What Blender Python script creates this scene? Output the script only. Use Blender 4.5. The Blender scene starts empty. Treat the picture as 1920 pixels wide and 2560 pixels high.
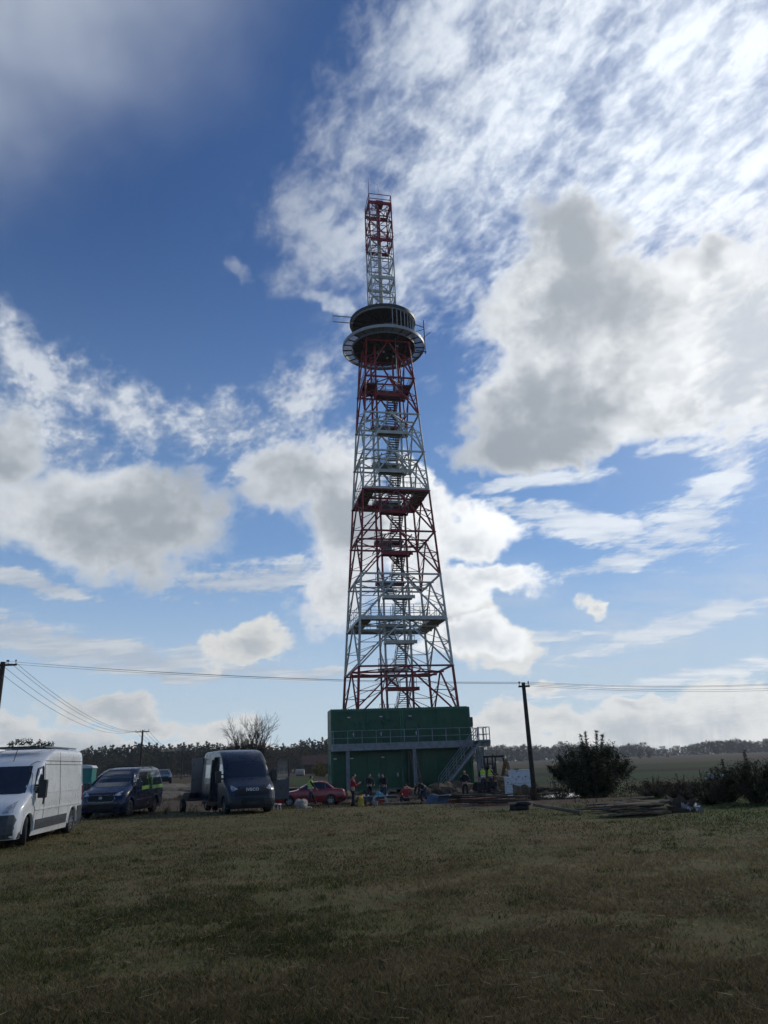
import bpy, bmesh, math, random
import numpy as np
from mathutils import Vector, Matrix, noise as mnoise
random.seed(7)
rng = np.random.default_rng(7)
S = bpy.context.scene
COL = S.collection
rad = math.radians
# ------------------------------------------------------------------ camera
FPX, PITCH, ROLL, CAMH = 1850.0, rad(18.8), rad(2.13), 1.72
cd = bpy.data.cameras.new('camera'); cam = bpy.data.objects.new('camera', cd); COL.objects.link(cam)
cd.sensor_fit = 'HORIZONTAL'; cd.sensor_width = 36.0; cd.lens = FPX / 1920 * 36.0
cd.clip_start = 0.1; cd.clip_end = 6000
cam.matrix_world = Matrix.Translation((0, 0, CAMH)) @ Matrix.Rotation(rad(90) + PITCH, 4, 'X') @ Matrix.Rotation(-ROLL, 4, 'Z')
S.camera = cam
S.view_settings.view_transform = 'Standard'; S.view_settings.look = 'None'
S.view_settings.exposure = 0.0; S.view_settings.gamma = 1.0; S.view_settings.use_curve_mapping = False
SUN_AZ, SUN_EL = rad(50), rad(30)          # azimuth clockwise from +Y

def ray(x, y):
    a = x - 960; b = 1280 - y
    c, s = math.cos(ROLL), math.sin(ROLL)
    A = (a * c + b * s) / FPX; B = (-a * s + b * c) / FPX
    return Vector((A, math.cos(PITCH) - B * math.sin(PITCH), math.sin(PITCH) + B * math.cos(PITCH)))
def ease(t): t = max(0.0, min(1.0, t)); return t * t * (3 - 2 * t)
def gh(x, y):
    mid = -.42 * ease((y - 34) / 7) - .12 * ease((y - 41) / 8) - .1 * ease((y - 60) / 100)
    left = .12 * ease((y - 32) / 12) + .35 * ease((y - 48) / 35) - .95 * ease((y - 100) / 200)
    L = ease((-6.5 - x) / 6)
    h = mid * (1 - L) + left * L
    if y < 300: h += .025 * mnoise.noise(Vector((x * .35, y * .35, 3))) * ease((y - 3) / 5) + .03 * mnoise.noise(Vector((x * .09, y * .09, 7)))
    return h
def at(x, y, Y):
    """point of the place that the photograph shows at pixel x, y, if it stands at distance Y"""
    r = ray(x, y); r *= Y / r.y
    return Vector((r.x, r.y, r.z + CAMH))
def azel(x, y):
    r = ray(x, y).normalized()
    return math.degrees(math.atan2(r.x, r.y)), math.degrees(math.asin(r.z))

# ------------------------------------------------------------------ node expression helper
class NT:
    def __init__(s, tree): s.t = tree; s.n = tree.nodes; s.l = tree.links
    def put(s, sock, v):
        if isinstance(v, X): s.l.new(v.s, sock)
        elif isinstance(v, bpy.types.NodeSocket): s.l.new(v, sock)
        elif isinstance(v, (tuple, list)):
            if sock.type == 'RGBA' and len(v) == 3: v = (*v, 1)
            sock.default_value = v
        else: sock.default_value = v
    def m(s, op, *a, clamp=False):
        n = s.n.new('ShaderNodeMath'); n.operation = op; n.use_clamp = clamp
        for i, v in enumerate(a): s.put(n.inputs[i], v)
        return X(s, n.outputs[0])
    def vm(s, op, *a, scale=None, out=0):
        n = s.n.new('ShaderNodeVectorMath'); n.operation = op
        for i, v in enumerate(a): s.put(n.inputs[i], v)
        if scale is not None: s.put(n.inputs['Scale'], scale)
        return X(s, n.outputs[out])
    def comb(s, x, y, z):
        n = s.n.new('ShaderNodeCombineXYZ')
        for i, v in enumerate((x, y, z)): s.put(n.inputs[i], v)
        return X(s, n.outputs[0])
    def sep(s, v):
        n = s.n.new('ShaderNodeSeparateXYZ'); s.put(n.inputs[0], v)
        return [X(s, o) for o in n.outputs]
    def noise(s, vec, scale, detail=5, rough=.55, dist=0, lac=2.0, color=False):
        n = s.n.new('ShaderNodeTexNoise'); s.put(n.inputs['Vector'], vec)
        s.put(n.inputs['Scale'], scale); s.put(n.inputs['Detail'], detail); s.put(n.inputs['Roughness'], rough)
        s.put(n.inputs['Distortion'], dist); s.put(n.inputs['Lacunarity'], lac)
        return X(s, n.outputs[1 if color else 0])
    def ss(s, v, a, b, lo=0., hi=1.):
        n = s.n.new('ShaderNodeMapRange'); n.interpolation_type = 'SMOOTHSTEP'; n.clamp = True
        s.put(n.inputs[0], v); s.put(n.inputs[1], a); s.put(n.inputs[2], b); s.put(n.inputs[3], lo); s.put(n.inputs[4], hi)
        return X(s, n.outputs[0])
    def mix(s, f, a, b, blend='MIX'):
        n = s.n.new('ShaderNodeMix'); n.data_type = 'RGBA'; n.blend_type = blend; n.clamp_factor = True
        s.put(n.inputs[0], f); s.put(n.inputs[6], a); s.put(n.inputs[7], b)
        return X(s, n.outputs[2])
class X:
    def __init__(s, nt, sock): s.nt = nt; s.s = sock
    def __add__(s, o): return s.nt.m('ADD', s, o)
    __radd__ = __add__
    def __sub__(s, o): return s.nt.m('SUBTRACT', s, o)
    def __rsub__(s, o): return s.nt.m('SUBTRACT', o, s)
    def __mul__(s, o): return s.nt.m('MULTIPLY', s, o)
    __rmul__ = __mul__
    def __truediv__(s, o): return s.nt.m('DIVIDE', s, o)
    def max(s, o): return s.nt.m('MAXIMUM', s, o)
    def min(s, o): return s.nt.m('MINIMUM', s, o)

# ------------------------------------------------------------------ sky
def build_world():
    w = bpy.data.worlds.new('World'); S.world = w; w.use_nodes = True
    w.node_tree.nodes.clear(); N = NT(w.node_tree)
    tc = N.n.new('ShaderNodeTexCoord'); D = X(N, tc.outputs['Generated'])
    D = N.vm('NORMALIZE', D)
    dx, dy, dz = N.sep(D)
    sky = N.n.new('ShaderNodeTexSky'); sky.sky_type = 'NISHITA'; sky.sun_disc = False
    sky.sun_elevation = SUN_EL; sky.sun_rotation = SUN_AZ; sky.altitude = 0
    sky.air_density = 1.0; sky.dust_density = .25; sky.ozone_density = 3.0
    g = N.n.new('ShaderNodeGamma'); N.l.new(sky.outputs[0], g.inputs[0]); g.inputs[1].default_value = 1.0
    K = 10.0                                   # background strength is 0.1
    nish = X(N, g.outputs[0])
    lum = N.vm('MULTIPLY', nish, SKYMUL)
    # direction in degrees, bent by noise so that cloud outlines are irregular
    az = N.m('ARCTAN2', dx, dy) * 57.2958
    el = N.m('ARCSINE', dz) * 57.2958
    wn = N.noise(D, 3.4, 4, .6, color=True)
    wx, wy, wz = N.sep(wn)
    wn2 = N.noise(D, 15.0, 3, .65, color=True)
    vx, vy, vz = N.sep(wn2)
    U = az + (wx - .5) * 12 + (vx - .5) * 4.0
    V = el + (wy - .5) * 10 + (vy - .5) * 3.5
    UV = N.comb(U, V, 1.0)
    def bend(k1, k2, j1, j2):
        return N.comb(az + ((wx - .5) * k1 + (vx - .5) * k2), el + ((wy - .5) * j1 + (vy - .5) * j2), 1.0)
    def blobs(lst, W=UV):
        r = None
        for (px, py, rx, ry, *rot) in lst:
            a0, e0 = azel(px, py)
            q = 1.15 / (32.3 * max(.75, math.cos(rad(e0)) ** .5))
            c, k = math.cos(rad(rot[0] if rot else 0)), math.sin(rad(rot[0] if rot else 0))
            a, b = rx * q, ry * q
            p = N.vm('DOT_PRODUCT', W, (c / a, k / a, -(a0 * c + e0 * k) / a), out=1)
            o = N.vm('DOT_PRODUCT', W, (-k / b, c / b, (a0 * k - e0 * c) / b), out=1)
            d = N.m('SQRT', N.m('MULTIPLY_ADD', p, p, o * o))
            r = d if r is None else N.m('SMOOTH_MIN', r, d, .18)
        return 1.0 - r
    # plane-projected coordinates for the high layers
    zz = dz.max(.03) + .12
    P = N.comb(dx / zz, dy / zz, 0.0)
    px_, py_, _ = N.sep(P)
    # rotate so that streaks run from lower left to upper right
    st = N.comb(px_ * .9 + py_ * .25, (py_ * .9 - px_ * .25) * .45, 0.0)
    f_big = N.noise(P, 1.6, 2, .55)
    f_mid = N.noise(N.vm('ADD', st, N.vm('SCALE', wn, scale=.05)), 5.5, 7, .6)
    st2 = N.comb(px_ * .85 + py_ * .5, (py_ * .85 - px_ * .5) * .6, 0.0)
    f_rip = N.noise(N.vm('ADD', st2, N.vm('SCALE', wn2, scale=.03)), 30.0, 4, .6)
    sa = N.comb(px_ + py_ * .1, py_ * 2.6, 0.0)
    f_str = N.noise(N.vm('ADD', sa, N.vm('SCALE', wn, scale=.25)), 2.4, 8, .6)
    # nearness to the sun (the light that the clouds pass on is stronger there)
    sd = (math.sin(SUN_AZ) * math.cos(SUN_EL), math.cos(SUN_AZ) * math.cos(SUN_EL), math.sin(SUN_EL))
    cs = N.vm('DOT_PRODUCT', D, sd, out=1)
    glow = N.ss(cs, .80, .99)
    col = N.mix(N.ss(el, 0.0, 42.0, .62, 0.0), lum, tuple(K * v for v in (.30, .50, .78)))
    col = N.mix(N.ss(el, -1.0, 17.0, .9, 0.0), col, tuple(K * v for v in (.60, .71, .78)))
    # --- thin high veil, upper left, and a general faint one
    m = blobs([(80, 20, 640, 210, 22), (-60, 260, 240, 200, 30)], bend(16, 0, 9, 0))
    a = N.ss(m, -.35, 1.0) * (.55 + f_big * .6)
    a = a * N.ss(wz * .6 + f_big * .5, .35, .70, .35, 1.25)
    col = N.mix(a * .78, col, tuple(K * v for v in (.50, .56, .66)))
    # --- ripple cloud, upper right
    m = blobs([(1680, 260, 620, 520, 0), (1330, 330, 420, 250, 35), (1080, 520, 330, 150, 50), (1050, 130, 420, 130, 35), (760, 560, 130, 120), (840, 620, 120, 80), (1450, 700, 400, 220), (700,700,70,40),(810, 745, 90, 22, -25), (585, 692, 30, 18, -25), (1850, 950, 260, 160)],
              bend(10, 3, 8, 3))
    dens = N.ss(m, -.3, .95) * .66 + (f_mid - .5) * 1.15 + (f_rip - .5) * .85 + .40
    a = N.ss(dens, .42, 1.16) * N.ss(m, -.4, .2) * N.ss(cs, .58, .88, .42, 1.0)
    shade = N.ss(f_rip * .6 + f_mid * .6, .42, .74)
    cA = N.mix(shade, tuple(K * v for v in (.36, .43, .56)), tuple(K * v for v in (.70, .75, .80)))
    cA = N.vm('SCALE', cA, scale=N.ss(cs, .45, .98, .62, 1.5))
    col = N.mix(a * .95, col, cA)
    # --- broken mid-level band on the left
    m = blobs([(60, 920, 170, 60, -28), (290, 1020, 230, 65, -14), (540, 1070, 240, 75, 5), (740, 980, 130, 65, 15), (180, 1140, 180, 70, -20), (20, 1060, 110, 110), (640, 1160, 150, 40, 20), (900,1110,110,50)],
              bend(9, 3.5, 7, 3))
    dens = N.ss(m, -.4, .9) * .5 + (f_mid - .5) * 1.5 + (f_rip - .5) * .9 + .42
    a = N.ss(dens, .44, 1.10) * N.ss(m, -.5, .1) * .92
    cM = N.mix(N.ss(f_mid * .6 + f_rip * .5, .42, .66), tuple(K * v for v in (.40, .46, .56)), tuple(K * v for v in (.74, .78, .83)))
    col = N.mix(a * .9, col, cM)
    # --- flat streaks low in the sky
    m = blobs([(200, 1610, 420, 42, -3), (60, 1470, 190, 26, -6), (640, 1450, 240, 42, 6), (450, 1660, 330, 20, -4), (1480, 1330, 230, 45, -17), (1330, 1290, 120, 26, -20),
               (1735, 1330, 110, 75, 0), (1600, 1405, 230, 20, 2), (1790, 1230, 130, 38, 25), (1330, 1215, 180, 22), (1850, 1080, 120, 26, -12), (1700,1130,120,24), (1250, 1590, 260, 22), (1750, 1560, 330, 26, 10), (1700, 1690, 400, 18, 4), (820,1680,200,16)],
              bend(7, 2, 3.5, 1.5))
    a = N.ss(N.ss(m, -.35, .9) * .55 + f_str * 1.1 + (f_rip - .5) * .75 + (f_mid - .5) * .5, .66, 1.06) * N.ss(m, -.45, .3)
    cS = N.vm('SCALE', N.mix(N.ss(f_str, .4, .65), tuple(K * v for v in (.50, .56, .65)), tuple(K * v for v in (.70, .74, .78))), scale=N.ss(cs, .4, .95, .9, 1.3))
    col = N.mix(a * .85, col, cS)
    # --- faint haze sheet, lower right
    a = N.ss(blobs([(1650, 1560, 520, 130, 12), (1200, 1480, 260, 80)], N.comb(az, el, 1.0)), -.1, .9) * N.ss(f_str, .3, .7)
    col = N.mix(a * .5, col, tuple(K * v for v in (.60, .66, .74)))
    # --- cumulus with grey undersides
    fb = N.noise(N.vm('ADD', D, N.vm('SCALE', wn2, scale=.03)), 8.0, 9, .64); fs = N.noise(N.vm('ADD', D, N.vm('SCALE', wn, scale=.25)), 6.0, 3, .5)
    fcv = (fb - .5) * 2.3 + (fs - .5) * .5
    def cumulus(col, lst, grey, white, g0=.12, g1=.75, soft=.12, gain=1.0, bright=(1.0, 1.6), rip=.3):
        m = blobs(lst)
        d = m + fcv * gain + (f_rip - .5) * rip
        a = N.ss(d, -soft * .6, soft * 1.3)
        t = N.ss(m * .75 + (fs - .5) * 2.2 + (fb - .5) * 2.1 + (f_mid - .5) * .6 + (f_rip - .5) * (rip * 1.2) + .1, g0, g1)
        c = N.mix(t, tuple(K * v for v in white), tuple(K * v for v in grey))
        c = N.vm('SCALE', c, scale=N.ss(cs, .5, .97, *bright))
        return N.mix(a, col, c)
    col = cumulus(col, [(60, 1830, 110, 36), (250, 1860, 160, 30), (310, 1745, 110, 44), (400, 1775, 70, 26), (560, 1800, 95, 40), (480, 1860, 110, 30), (700, 1860, 140, 30),
                        (640, 1600, 78, 36), (1210, 1620, 110, 46), (1130, 1570, 70, 50), (1250, 1835, 100, 40), (1400, 1810, 130, 46), (1570, 1800, 160, 60), (1760, 1785, 180, 66),
                        (1890, 1745, 120, 66), (250, 1905, 420, 44), (1600, 1868, 460, 56), (1495, 1505, 36, 24), (1340, 1715, 60, 22), (1590, 1730, 70, 24)], (.54, .59, .64), (.86, .87, .86), .1, 1.2, .22, .70, (.86, 1.05), .5)
    col = cumulus(col, [(770, 1215, 150, 80), (860, 1340, 120, 150), (810, 1480, 90, 90), (900, 1220, 100, 90)], (.39, .43, .48), (.76, .79, .83), -.05, 1.1, .30, .8, (.95, 1.25))
    col = cumulus(col, [(1080, 1240, 60, 100), (1160, 1365, 120, 60), (1050, 1400, 80, 120), (1210, 1470, 150, 34), (1090, 1505, 120, 60), (1140, 1612, 130, 34)], (.58, .62, .67), (.94, .96, .97), .0, 1.2, .24, .8, (1.0, 1.2))
    col = cumulus(col, [(260, 1265, 230, 85), (240, 1350, 220, 80), (410, 1330, 90, 60), (-20, 1110, 90, 80)], (.35, .39, .44), (.70, .74, .78), -.2, .95, .30, .75, (1.0, 1.2))
    col = cumulus(col, [(1750, 800, 260, 200), (1820, 930, 160, 80), (1620, 880, 200, 180), (1650, 1040, 110, 60)], (.50, .55, .62), (.98, .99, .99), -.1, 1.1, .45, .95, (.95, 1.12), .95)
    col = cumulus(col, [(1410, 600, 140, 110), (1350, 800, 170, 150), (1330, 1010, 150, 130), (1480, 1060, 190, 100), (1520, 820, 170, 180), (1290, 1120, 110, 70), (1740, 650, 90, 50), (1400, 1150, 180, 50)],
                  (.33, .37, .42), (.82, .85, .88), -.3, .85, .22, .62, (.92, 1.12))
    # aureole of the sun that stands behind cloud just outside the frame
    col = N.mix(glow * .12, col, tuple(K * v for v in (1.15, 1.13, 1.08)))
    bg = N.n.new('ShaderNodeBackground'); N.put(bg.inputs[0], col); bg.inputs[1].default_value = .1
    out = N.n.new('ShaderNodeOutputWorld'); N.l.new(bg.outputs[0], out.inputs[0])
    w.cycles.sampling_method = 'MANUAL'; w.cycles.sample_map_resolution = 512
SKYMUL = (.50, .66, .90)
build_world()
sd = bpy.data.lights.new('sun', 'SUN'); sun = bpy.data.objects.new('sun', sd); COL.objects.link(sun)
sd.energy = 1.5; sd.angle = rad(10); sd.color = (1.0, .90, .74)
sun.rotation_euler = (math.pi / 2 - SUN_EL, 0, math.pi - SUN_AZ + math.pi * 0)
S.cycles.volume_bounces = 0; S.cycles.use_adaptive_sampling = True; S.cycles.adaptive_threshold = .02; S.cycles.adaptive_min_samples = 12
S.cycles.use_denoising = True
S.cycles.max_bounces = 6
# ------------------------------------------------------------------ materials
def mat(name, col, rough=.6, metal=0.0, var=.15, scale=6.0, col2=None, bump=0.0, bscale=60.0, spec=.5, coat=0.0, coords='Object', dirt=0.0, trans=0.0, alpha=1.0):
    m = bpy.data.materials.new(name); m.use_nodes = True
    t = m.node_tree; b = t.nodes['Principled BSDF']; N = NT(t)
    tc = N.n.new('ShaderNodeTexCoord'); o = X(N, tc.outputs[coords])
    c1 = tuple(col); c2 = tuple(col2) if col2 else tuple(v * (1 - var * 2) for v in col)
    if var or col2:
        n1 = N.noise(o, scale, 5, .6)
        c = N.mix(N.ss(n1, .35, .68), c1, c2)
        if dirt:
            n2 = N.noise(o, scale * .5 + .7, 6, .65)
            c = N.mix(N.ss(n2, .5, .75) * dirt, c, (.07, .055, .04))
        N.put(b.inputs['Base Color'], c)
        N.put(b.inputs['Roughness'], N.ss(N.noise(o, scale * 2.3, 3, .6), .3, .7, max(0, rough - .08), min(1, rough + .1)))
    else:
        b.inputs['Base Color'].default_value = (*c1, 1); b.inputs['Roughness'].default_value = rough
    b.inputs['Metallic'].default_value = metal
    b.inputs['Specular IOR Level'].default_value = spec
    if coat: b.inputs['Coat Weight'].default_value = coat; b.inputs['Coat Roughness'].default_value = .08
    if trans: b.inputs['Transmission Weight'].default_value = trans
    if alpha < 1: b.inputs['Alpha'].default_value = alpha
    if bump:
        bn = N.n.new('ShaderNodeBump'); bn.inputs['Strength'].default_value = bump; bn.inputs['Distance'].default_value = .02
        N.put(bn.inputs['Height'], N.noise(o, bscale, 4, .6)); N.l.new(bn.outputs[0], b.inputs['Normal'])
    return m
M = {}
M['red'] = mat('red_tower_paint', (.25, .006, .012), .5, var=.2, scale=1.5, dirt=.15)
M['white'] = mat('white_tower_paint', (.50, .51, .47), .5, var=.12, scale=1.5, dirt=.3)
M['galv'] = mat('galvanised_steel', (.21, .235, .26), .5, .4, var=.15, scale=3)
M['grate'] = mat('steel_grating', (.16, .17, .18), .6, .4, var=.2, scale=20)
M['ringpanel'] = mat('pale_grating_panel', (.42, .46, .48), .6, 0, var=.1, scale=5, alpha=.5)
M['darkdisc'] = mat('dark_floor_steel', (.03, .03, .032), .7, var=.2, scale=2)
M['rafter'] = mat('brown_boards', (.085, .055, .035), .7, var=.25, scale=3)
M['rim'] = mat('pale_rim_steel', (.31, .33, .33), .45, .1, var=.1, scale=2)
M['rimdark'] = mat('dark_rim_steel', (.03, .032, .035), .5, var=.1)
M['green'] = mat('dark_green_cladding', (.003, .075, .036), .42, var=.12, scale=.8, dirt=.10, spec=.4)
M['green2'] = mat('green_trim_lit_ends', (.008, .105, .055), .45, var=.1, scale=2)
M['black'] = mat('black_rubber', (.012, .012, .013), .75, var=.2, scale=8)
M['plastic'] = mat('dark_plastic', (.018, .019, .022), .5, var=.15, scale=5)
M['greyplastic'] = mat('grey_bumper_plastic', (.055, .062, .07), .55, var=.15, scale=4, dirt=.25)
M['vanwhite'] = mat('white_van_paint', (.72, .73, .72), .32, var=.04, scale=1.5, coat=.5, dirt=.14)
M['vanblue'] = mat('deep_blue_van_paint', (.007, .015, .042), .3, var=.1, scale=1.5, coat=.25, spec=.4)
M['vandark'] = mat('dark_slate_blue_paint', (.016, .026, .045), .33, var=.1, scale=1.5, coat=.2, dirt=.1, spec=.35)
M['carred'] = mat('faded_red_car_paint', (.33, .022, .028), .35, var=.12, scale=1.5, coat=.5, dirt=.12)
M['silver'] = mat('silver_paint', (.3, .32, .34), .3, .5, var=.08, scale=3)
M['glass'] = mat('dark_window_glass', (.012, .015, .018), .04, var=0, spec=.8, coat=.3)
M['lamp'] = mat('clear_lamp_lens', (.55, .57, .60), .12, .1, var=.3, scale=14)
M['lamp_red'] = mat('red_lamp_lens', (.25, .01, .012), .2, var=.1)
M['chrome'] = mat('alloy_wheel', (.42, .43, .45), .25, .85, var=.1, scale=20)
M['lime'] = mat('lime_green_film', (.10, .27, .03), .5, var=.05)
M['hivis'] = mat('hi_vis_fabric', (.50, .72, .04), .8, var=.15, scale=9)
M['reflect'] = mat('reflective_tape', (.6, .62, .6), .4, var=.05)
M['whiteplain'] = mat('white_enamel', (.62, .64, .66), .5, var=.08, scale=3, dirt=.2)
M['black_lbl'] = mat('seam_shadow_gap', (.02, .02, .02), .8, var=0)
M['skin'] = mat('skin', (.42, .24, .17), .6, var=.08)
M['wood'] = mat('weathered_boards', (.20, .155, .11), .8, var=.25, scale=4, bump=.3, coords='Object')
M['wood_new'] = mat('fresh_boards', (.40, .30, .18), .8, var=.2, scale=4)
M['wood_dark'] = mat('dark_old_boards', (.055, .045, .036), .85, var=.3, scale=3)
M['pole'] = mat('tarred_pole_wood', (.05, .038, .03), .85, var=.3, scale=5, bump=.4, bscale=25)
M['concrete'] = mat('concrete', (.28, .27, .25), .85, var=.2, scale=3, bump=.3)
M['wire'] = mat('wire_aluminium', (.10, .10, .105), .6, .3, var=0)
M['bark'] = mat('grey_bark', (.06, .048, .038), .9, var=.3, scale=6, bump=.5, bscale=20)
M['leather_brown'] = mat('brown_foliage', (.085, .062, .030), .85, var=.3, scale=1.2)
M['teal'] = mat('teal_plastic', (.012, .20, .17), .45, var=.1, scale=2)
M['tarp'] = mat('blue_grey_sheet', (.075, .10, .13), .45, var=.2, scale=3)
M['darkblue'] = mat('dark_blue_sheet', (.02, .032, .055), .5, var=.25, scale=2)
M['yellow'] = mat('yellow_sack', (.62, .42, .05), .75, var=.15, scale=8, bump=.4, bscale=12)
M['sack'] = mat('beige_woven_sack', (.50, .43, .34), .8, var=.2, scale=6, bump=.5, bscale=10)
M['orange'] = mat('orange_digger_paint', (.17, .085, .02), .6, var=.25, scale=3, dirt=.5)
M['water'] = mat('puddle_water', (.02, .022, .024), .03, var=0, spec=.9)
M['rust'] = mat('rusty_red_iron', (.17, .045, .025), .8, var=.3, scale=6)

# ------------------------------------------------------------------ mesh building
class MB:
    def __init__(s): s.v = []; s.f = []
    def add(s, vs, fs):
        n = len(s.v); s.v += [tuple(v) for v in vs]; s.f += [tuple(i + n for i in f) for f in fs]
        return s
    def box(s, c, d, rz=0.0, M4=None):
        x, y, z = d[0] / 2, d[1] / 2, d[2] / 2
        vs = [Vector((a * x, b * y, e * z)) for a in (-1, 1) for b in (-1, 1) for e in (-1, 1)]
        if M4 is not None: vs = [M4 @ v for v in vs]
        else:
            R = Matrix.Rotation(rz, 3, 'Z'); vs = [R @ v + Vector(c) for v in vs]
        return s.add(vs, [(0, 1, 3, 2), (4, 6, 7, 5), (0, 4, 5, 1), (2, 3, 7, 6), (0, 2, 6, 4), (1, 5, 7, 3)])
    def span(s, a, b):       # box from corner to corner
        return s.box([(p + q) / 2 for p, q in zip(a, b)], [abs(q - p) for p, q in zip(a, b)])
    def bar(s, p, q, w, h=None, up=(0, 0, 1)):
        p, q = Vector(p), Vector(q); h = h or w; d = (q - p)
        L = d.length
        if L < 1e-6: return s
        d /= L; up = Vector(up)
        if abs(d.dot(up)) > .98: up = Vector((1, 0, 0)) if abs(d.x) < .9 else Vector((0, 1, 0))
        x = d.cross(up).normalized(); y = x.cross(d)
        R = Matrix(((x.x, d.x, y.x, 0), (x.y, d.y, y.y, 0), (x.z, d.z, y.z, 0), (0, 0, 0, 1)))
        return s.box(None, (w, L, h), M4=Matrix.Translation((p + q) / 2) @ R)
    def tube(s, pts, r, n=8, caps=True):
        pts = [Vector(p) for p in pts]; rs = r if isinstance(r, (list, tuple)) else [r] * len(pts)
        rings = []; ux = None
        for i, p in enumerate(pts):
            d = (pts[min(i + 1, len(pts) - 1)] - pts[max(i - 1, 0)]).normalized()
            if ux is None: ux = d.orthogonal().normalized()
            else: ux = (ux - d * ux.dot(d)).normalized()
            uy = d.cross(ux)
            rings.append([p + (ux * math.cos(2 * math.pi * k / n) + uy * math.sin(2 * math.pi * k / n)) * rs[i] for k in range(n)])
        vs = [v for r_ in rings for v in r_]; fs = []
        for i in range(len(pts) - 1):
            for k in range(n): fs.append((i * n + k, i * n + (k + 1) % n, (i + 1) * n + (k + 1) % n, (i + 1) * n + k))
        if caps: fs.append(tuple(range(n))[::-1]); fs.append(tuple((len(pts) - 1) * n + k for k in range(n)))
        return s.add(vs, fs)
    def ring(s, r0, r1, z0, z1, n=48, a0=0, a1=2 * math.pi, c=(0, 0)):
        full = abs(a1 - a0 - 2 * math.pi) < 1e-6; m = n if full else n + 1
        vs = []
        for k in range(m):
            a = a0 + (a1 - a0) * k / n; co, si = math.cos(a), math.sin(a)
            for (r, z) in ((r0, z0), (r1, z0), (r1, z1), (r0, z1)): vs.append((c[0] + r * co, c[1] + r * si, z))
        fs = []
        for k in range(n):
            j = (k + 1) % m
            for q in range(4): fs.append((k * 4 + q, j * 4 + q, j * 4 + (q + 1) % 4, k * 4 + (q + 1) % 4))
        if not full: fs += [(0, 1, 2, 3), tuple(4 * n + q for q in (3, 2, 1, 0))]
        return s.add(vs, fs)
    def disc(s, r, z0, z1, n=48, c=(0, 0)):
        vs = [(c[0] + r * math.cos(2 * math.pi * k / n), c[1] + r * math.sin(2 * math.pi * k / n), z) for z in (z0, z1) for k in range(n)]
        return s.add(vs, [tuple(range(n))[::-1], tuple(range(n, 2 * n))] + [(k, (k + 1) % n, n + (k + 1) % n, n + k) for k in range(n)])
    def prism(s, poly, a, b, axis='y'):
        def P(u, v, w): return {'y': (u, w, v), 'x': (w, u, v), 'z': (u, v, w)}[axis]
        n = len(poly)
        vs = [P(u, v, a) for u, v in poly] + [P(u, v, b) for u, v in poly]
        return s.add(vs, [tuple(range(n))[::-1], tuple(range(n, 2 * n))] + [(k, (k + 1) % n, n + (k + 1) % n, n + k) for k in range(n)])
    def build(s, name, m, parent=None, smooth=False, bevel=0.0, **tags):
        me = bpy.data.meshes.new(name); me.from_pydata(s.v, [], s.f)
        bm = bmesh.new(); bm.from_mesh(me); bmesh.ops.recalc_face_normals(bm, faces=bm.faces)
        bm.to_mesh(me); bm.free()
        if smooth:
            me.polygons.foreach_set('use_smooth', [True] * len(me.polygons))
        o = bpy.data.objects.new(name, me); COL.objects.link(o)
        ms = m if isinstance(m, (list, tuple)) else [m]
        for q in ms: me.materials.append(M[q] if isinstance(q, str) else q)
        if smooth:
            try: me.set_sharp_from_angle(angle=rad(40))
            except Exception: pass
        if bevel:
            bv = o.modifiers.new('bevel', 'BEVEL'); bv.width = bevel; bv.segments = 2; bv.limit_method = 'ANGLE'
        if parent: o.parent = parent
        for k, v in tags.items(): o['category' if k == 'cat' else k] = v
        return o
def thing(name, label, cat, loc=(0, 0, 0), rz=0.0, group=None, scale=None):
    o = bpy.data.objects.new(name, None); COL.objects.link(o); o.empty_display_size = .3
    o.location = loc; o.rotation_euler = (0, 0, rz); o['label'] = label; o['category'] = cat
    if group: o['group'] = group
    if scale: o.scale = (scale,) * 3
    return o
def tag(o, label=None, cat=None, group=None, kind=None):
    if label: o['label'] = label
    if cat: o['category'] = cat
    if group: o['group'] = group
    if kind: o['kind'] = kind
    return o
KIDS = {}
def kids(o): return [c for c in bpy.data.objects if c.parent == o]
def copy_thing(src, loc, rz=None, label=None, group=None, scale=None, tree=None):
    tree = tree if tree is not None else [(c, kids(c)) for c in kids(src)]
    r = src.copy(); COL.objects.link(r); r.location = loc
    if rz is not None: r.rotation_euler[2] = rz
    if scale is not None: r.scale = scale if isinstance(scale, (tuple, list)) else (scale,) * 3
    if label: r['label'] = label
    if group: r['group'] = group
    for c, gs in tree:
        k = c.copy(); COL.objects.link(k); k.parent = r
        for g in gs:
            q = g.copy(); COL.objects.link(q); q.parent = k
    return r
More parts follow.
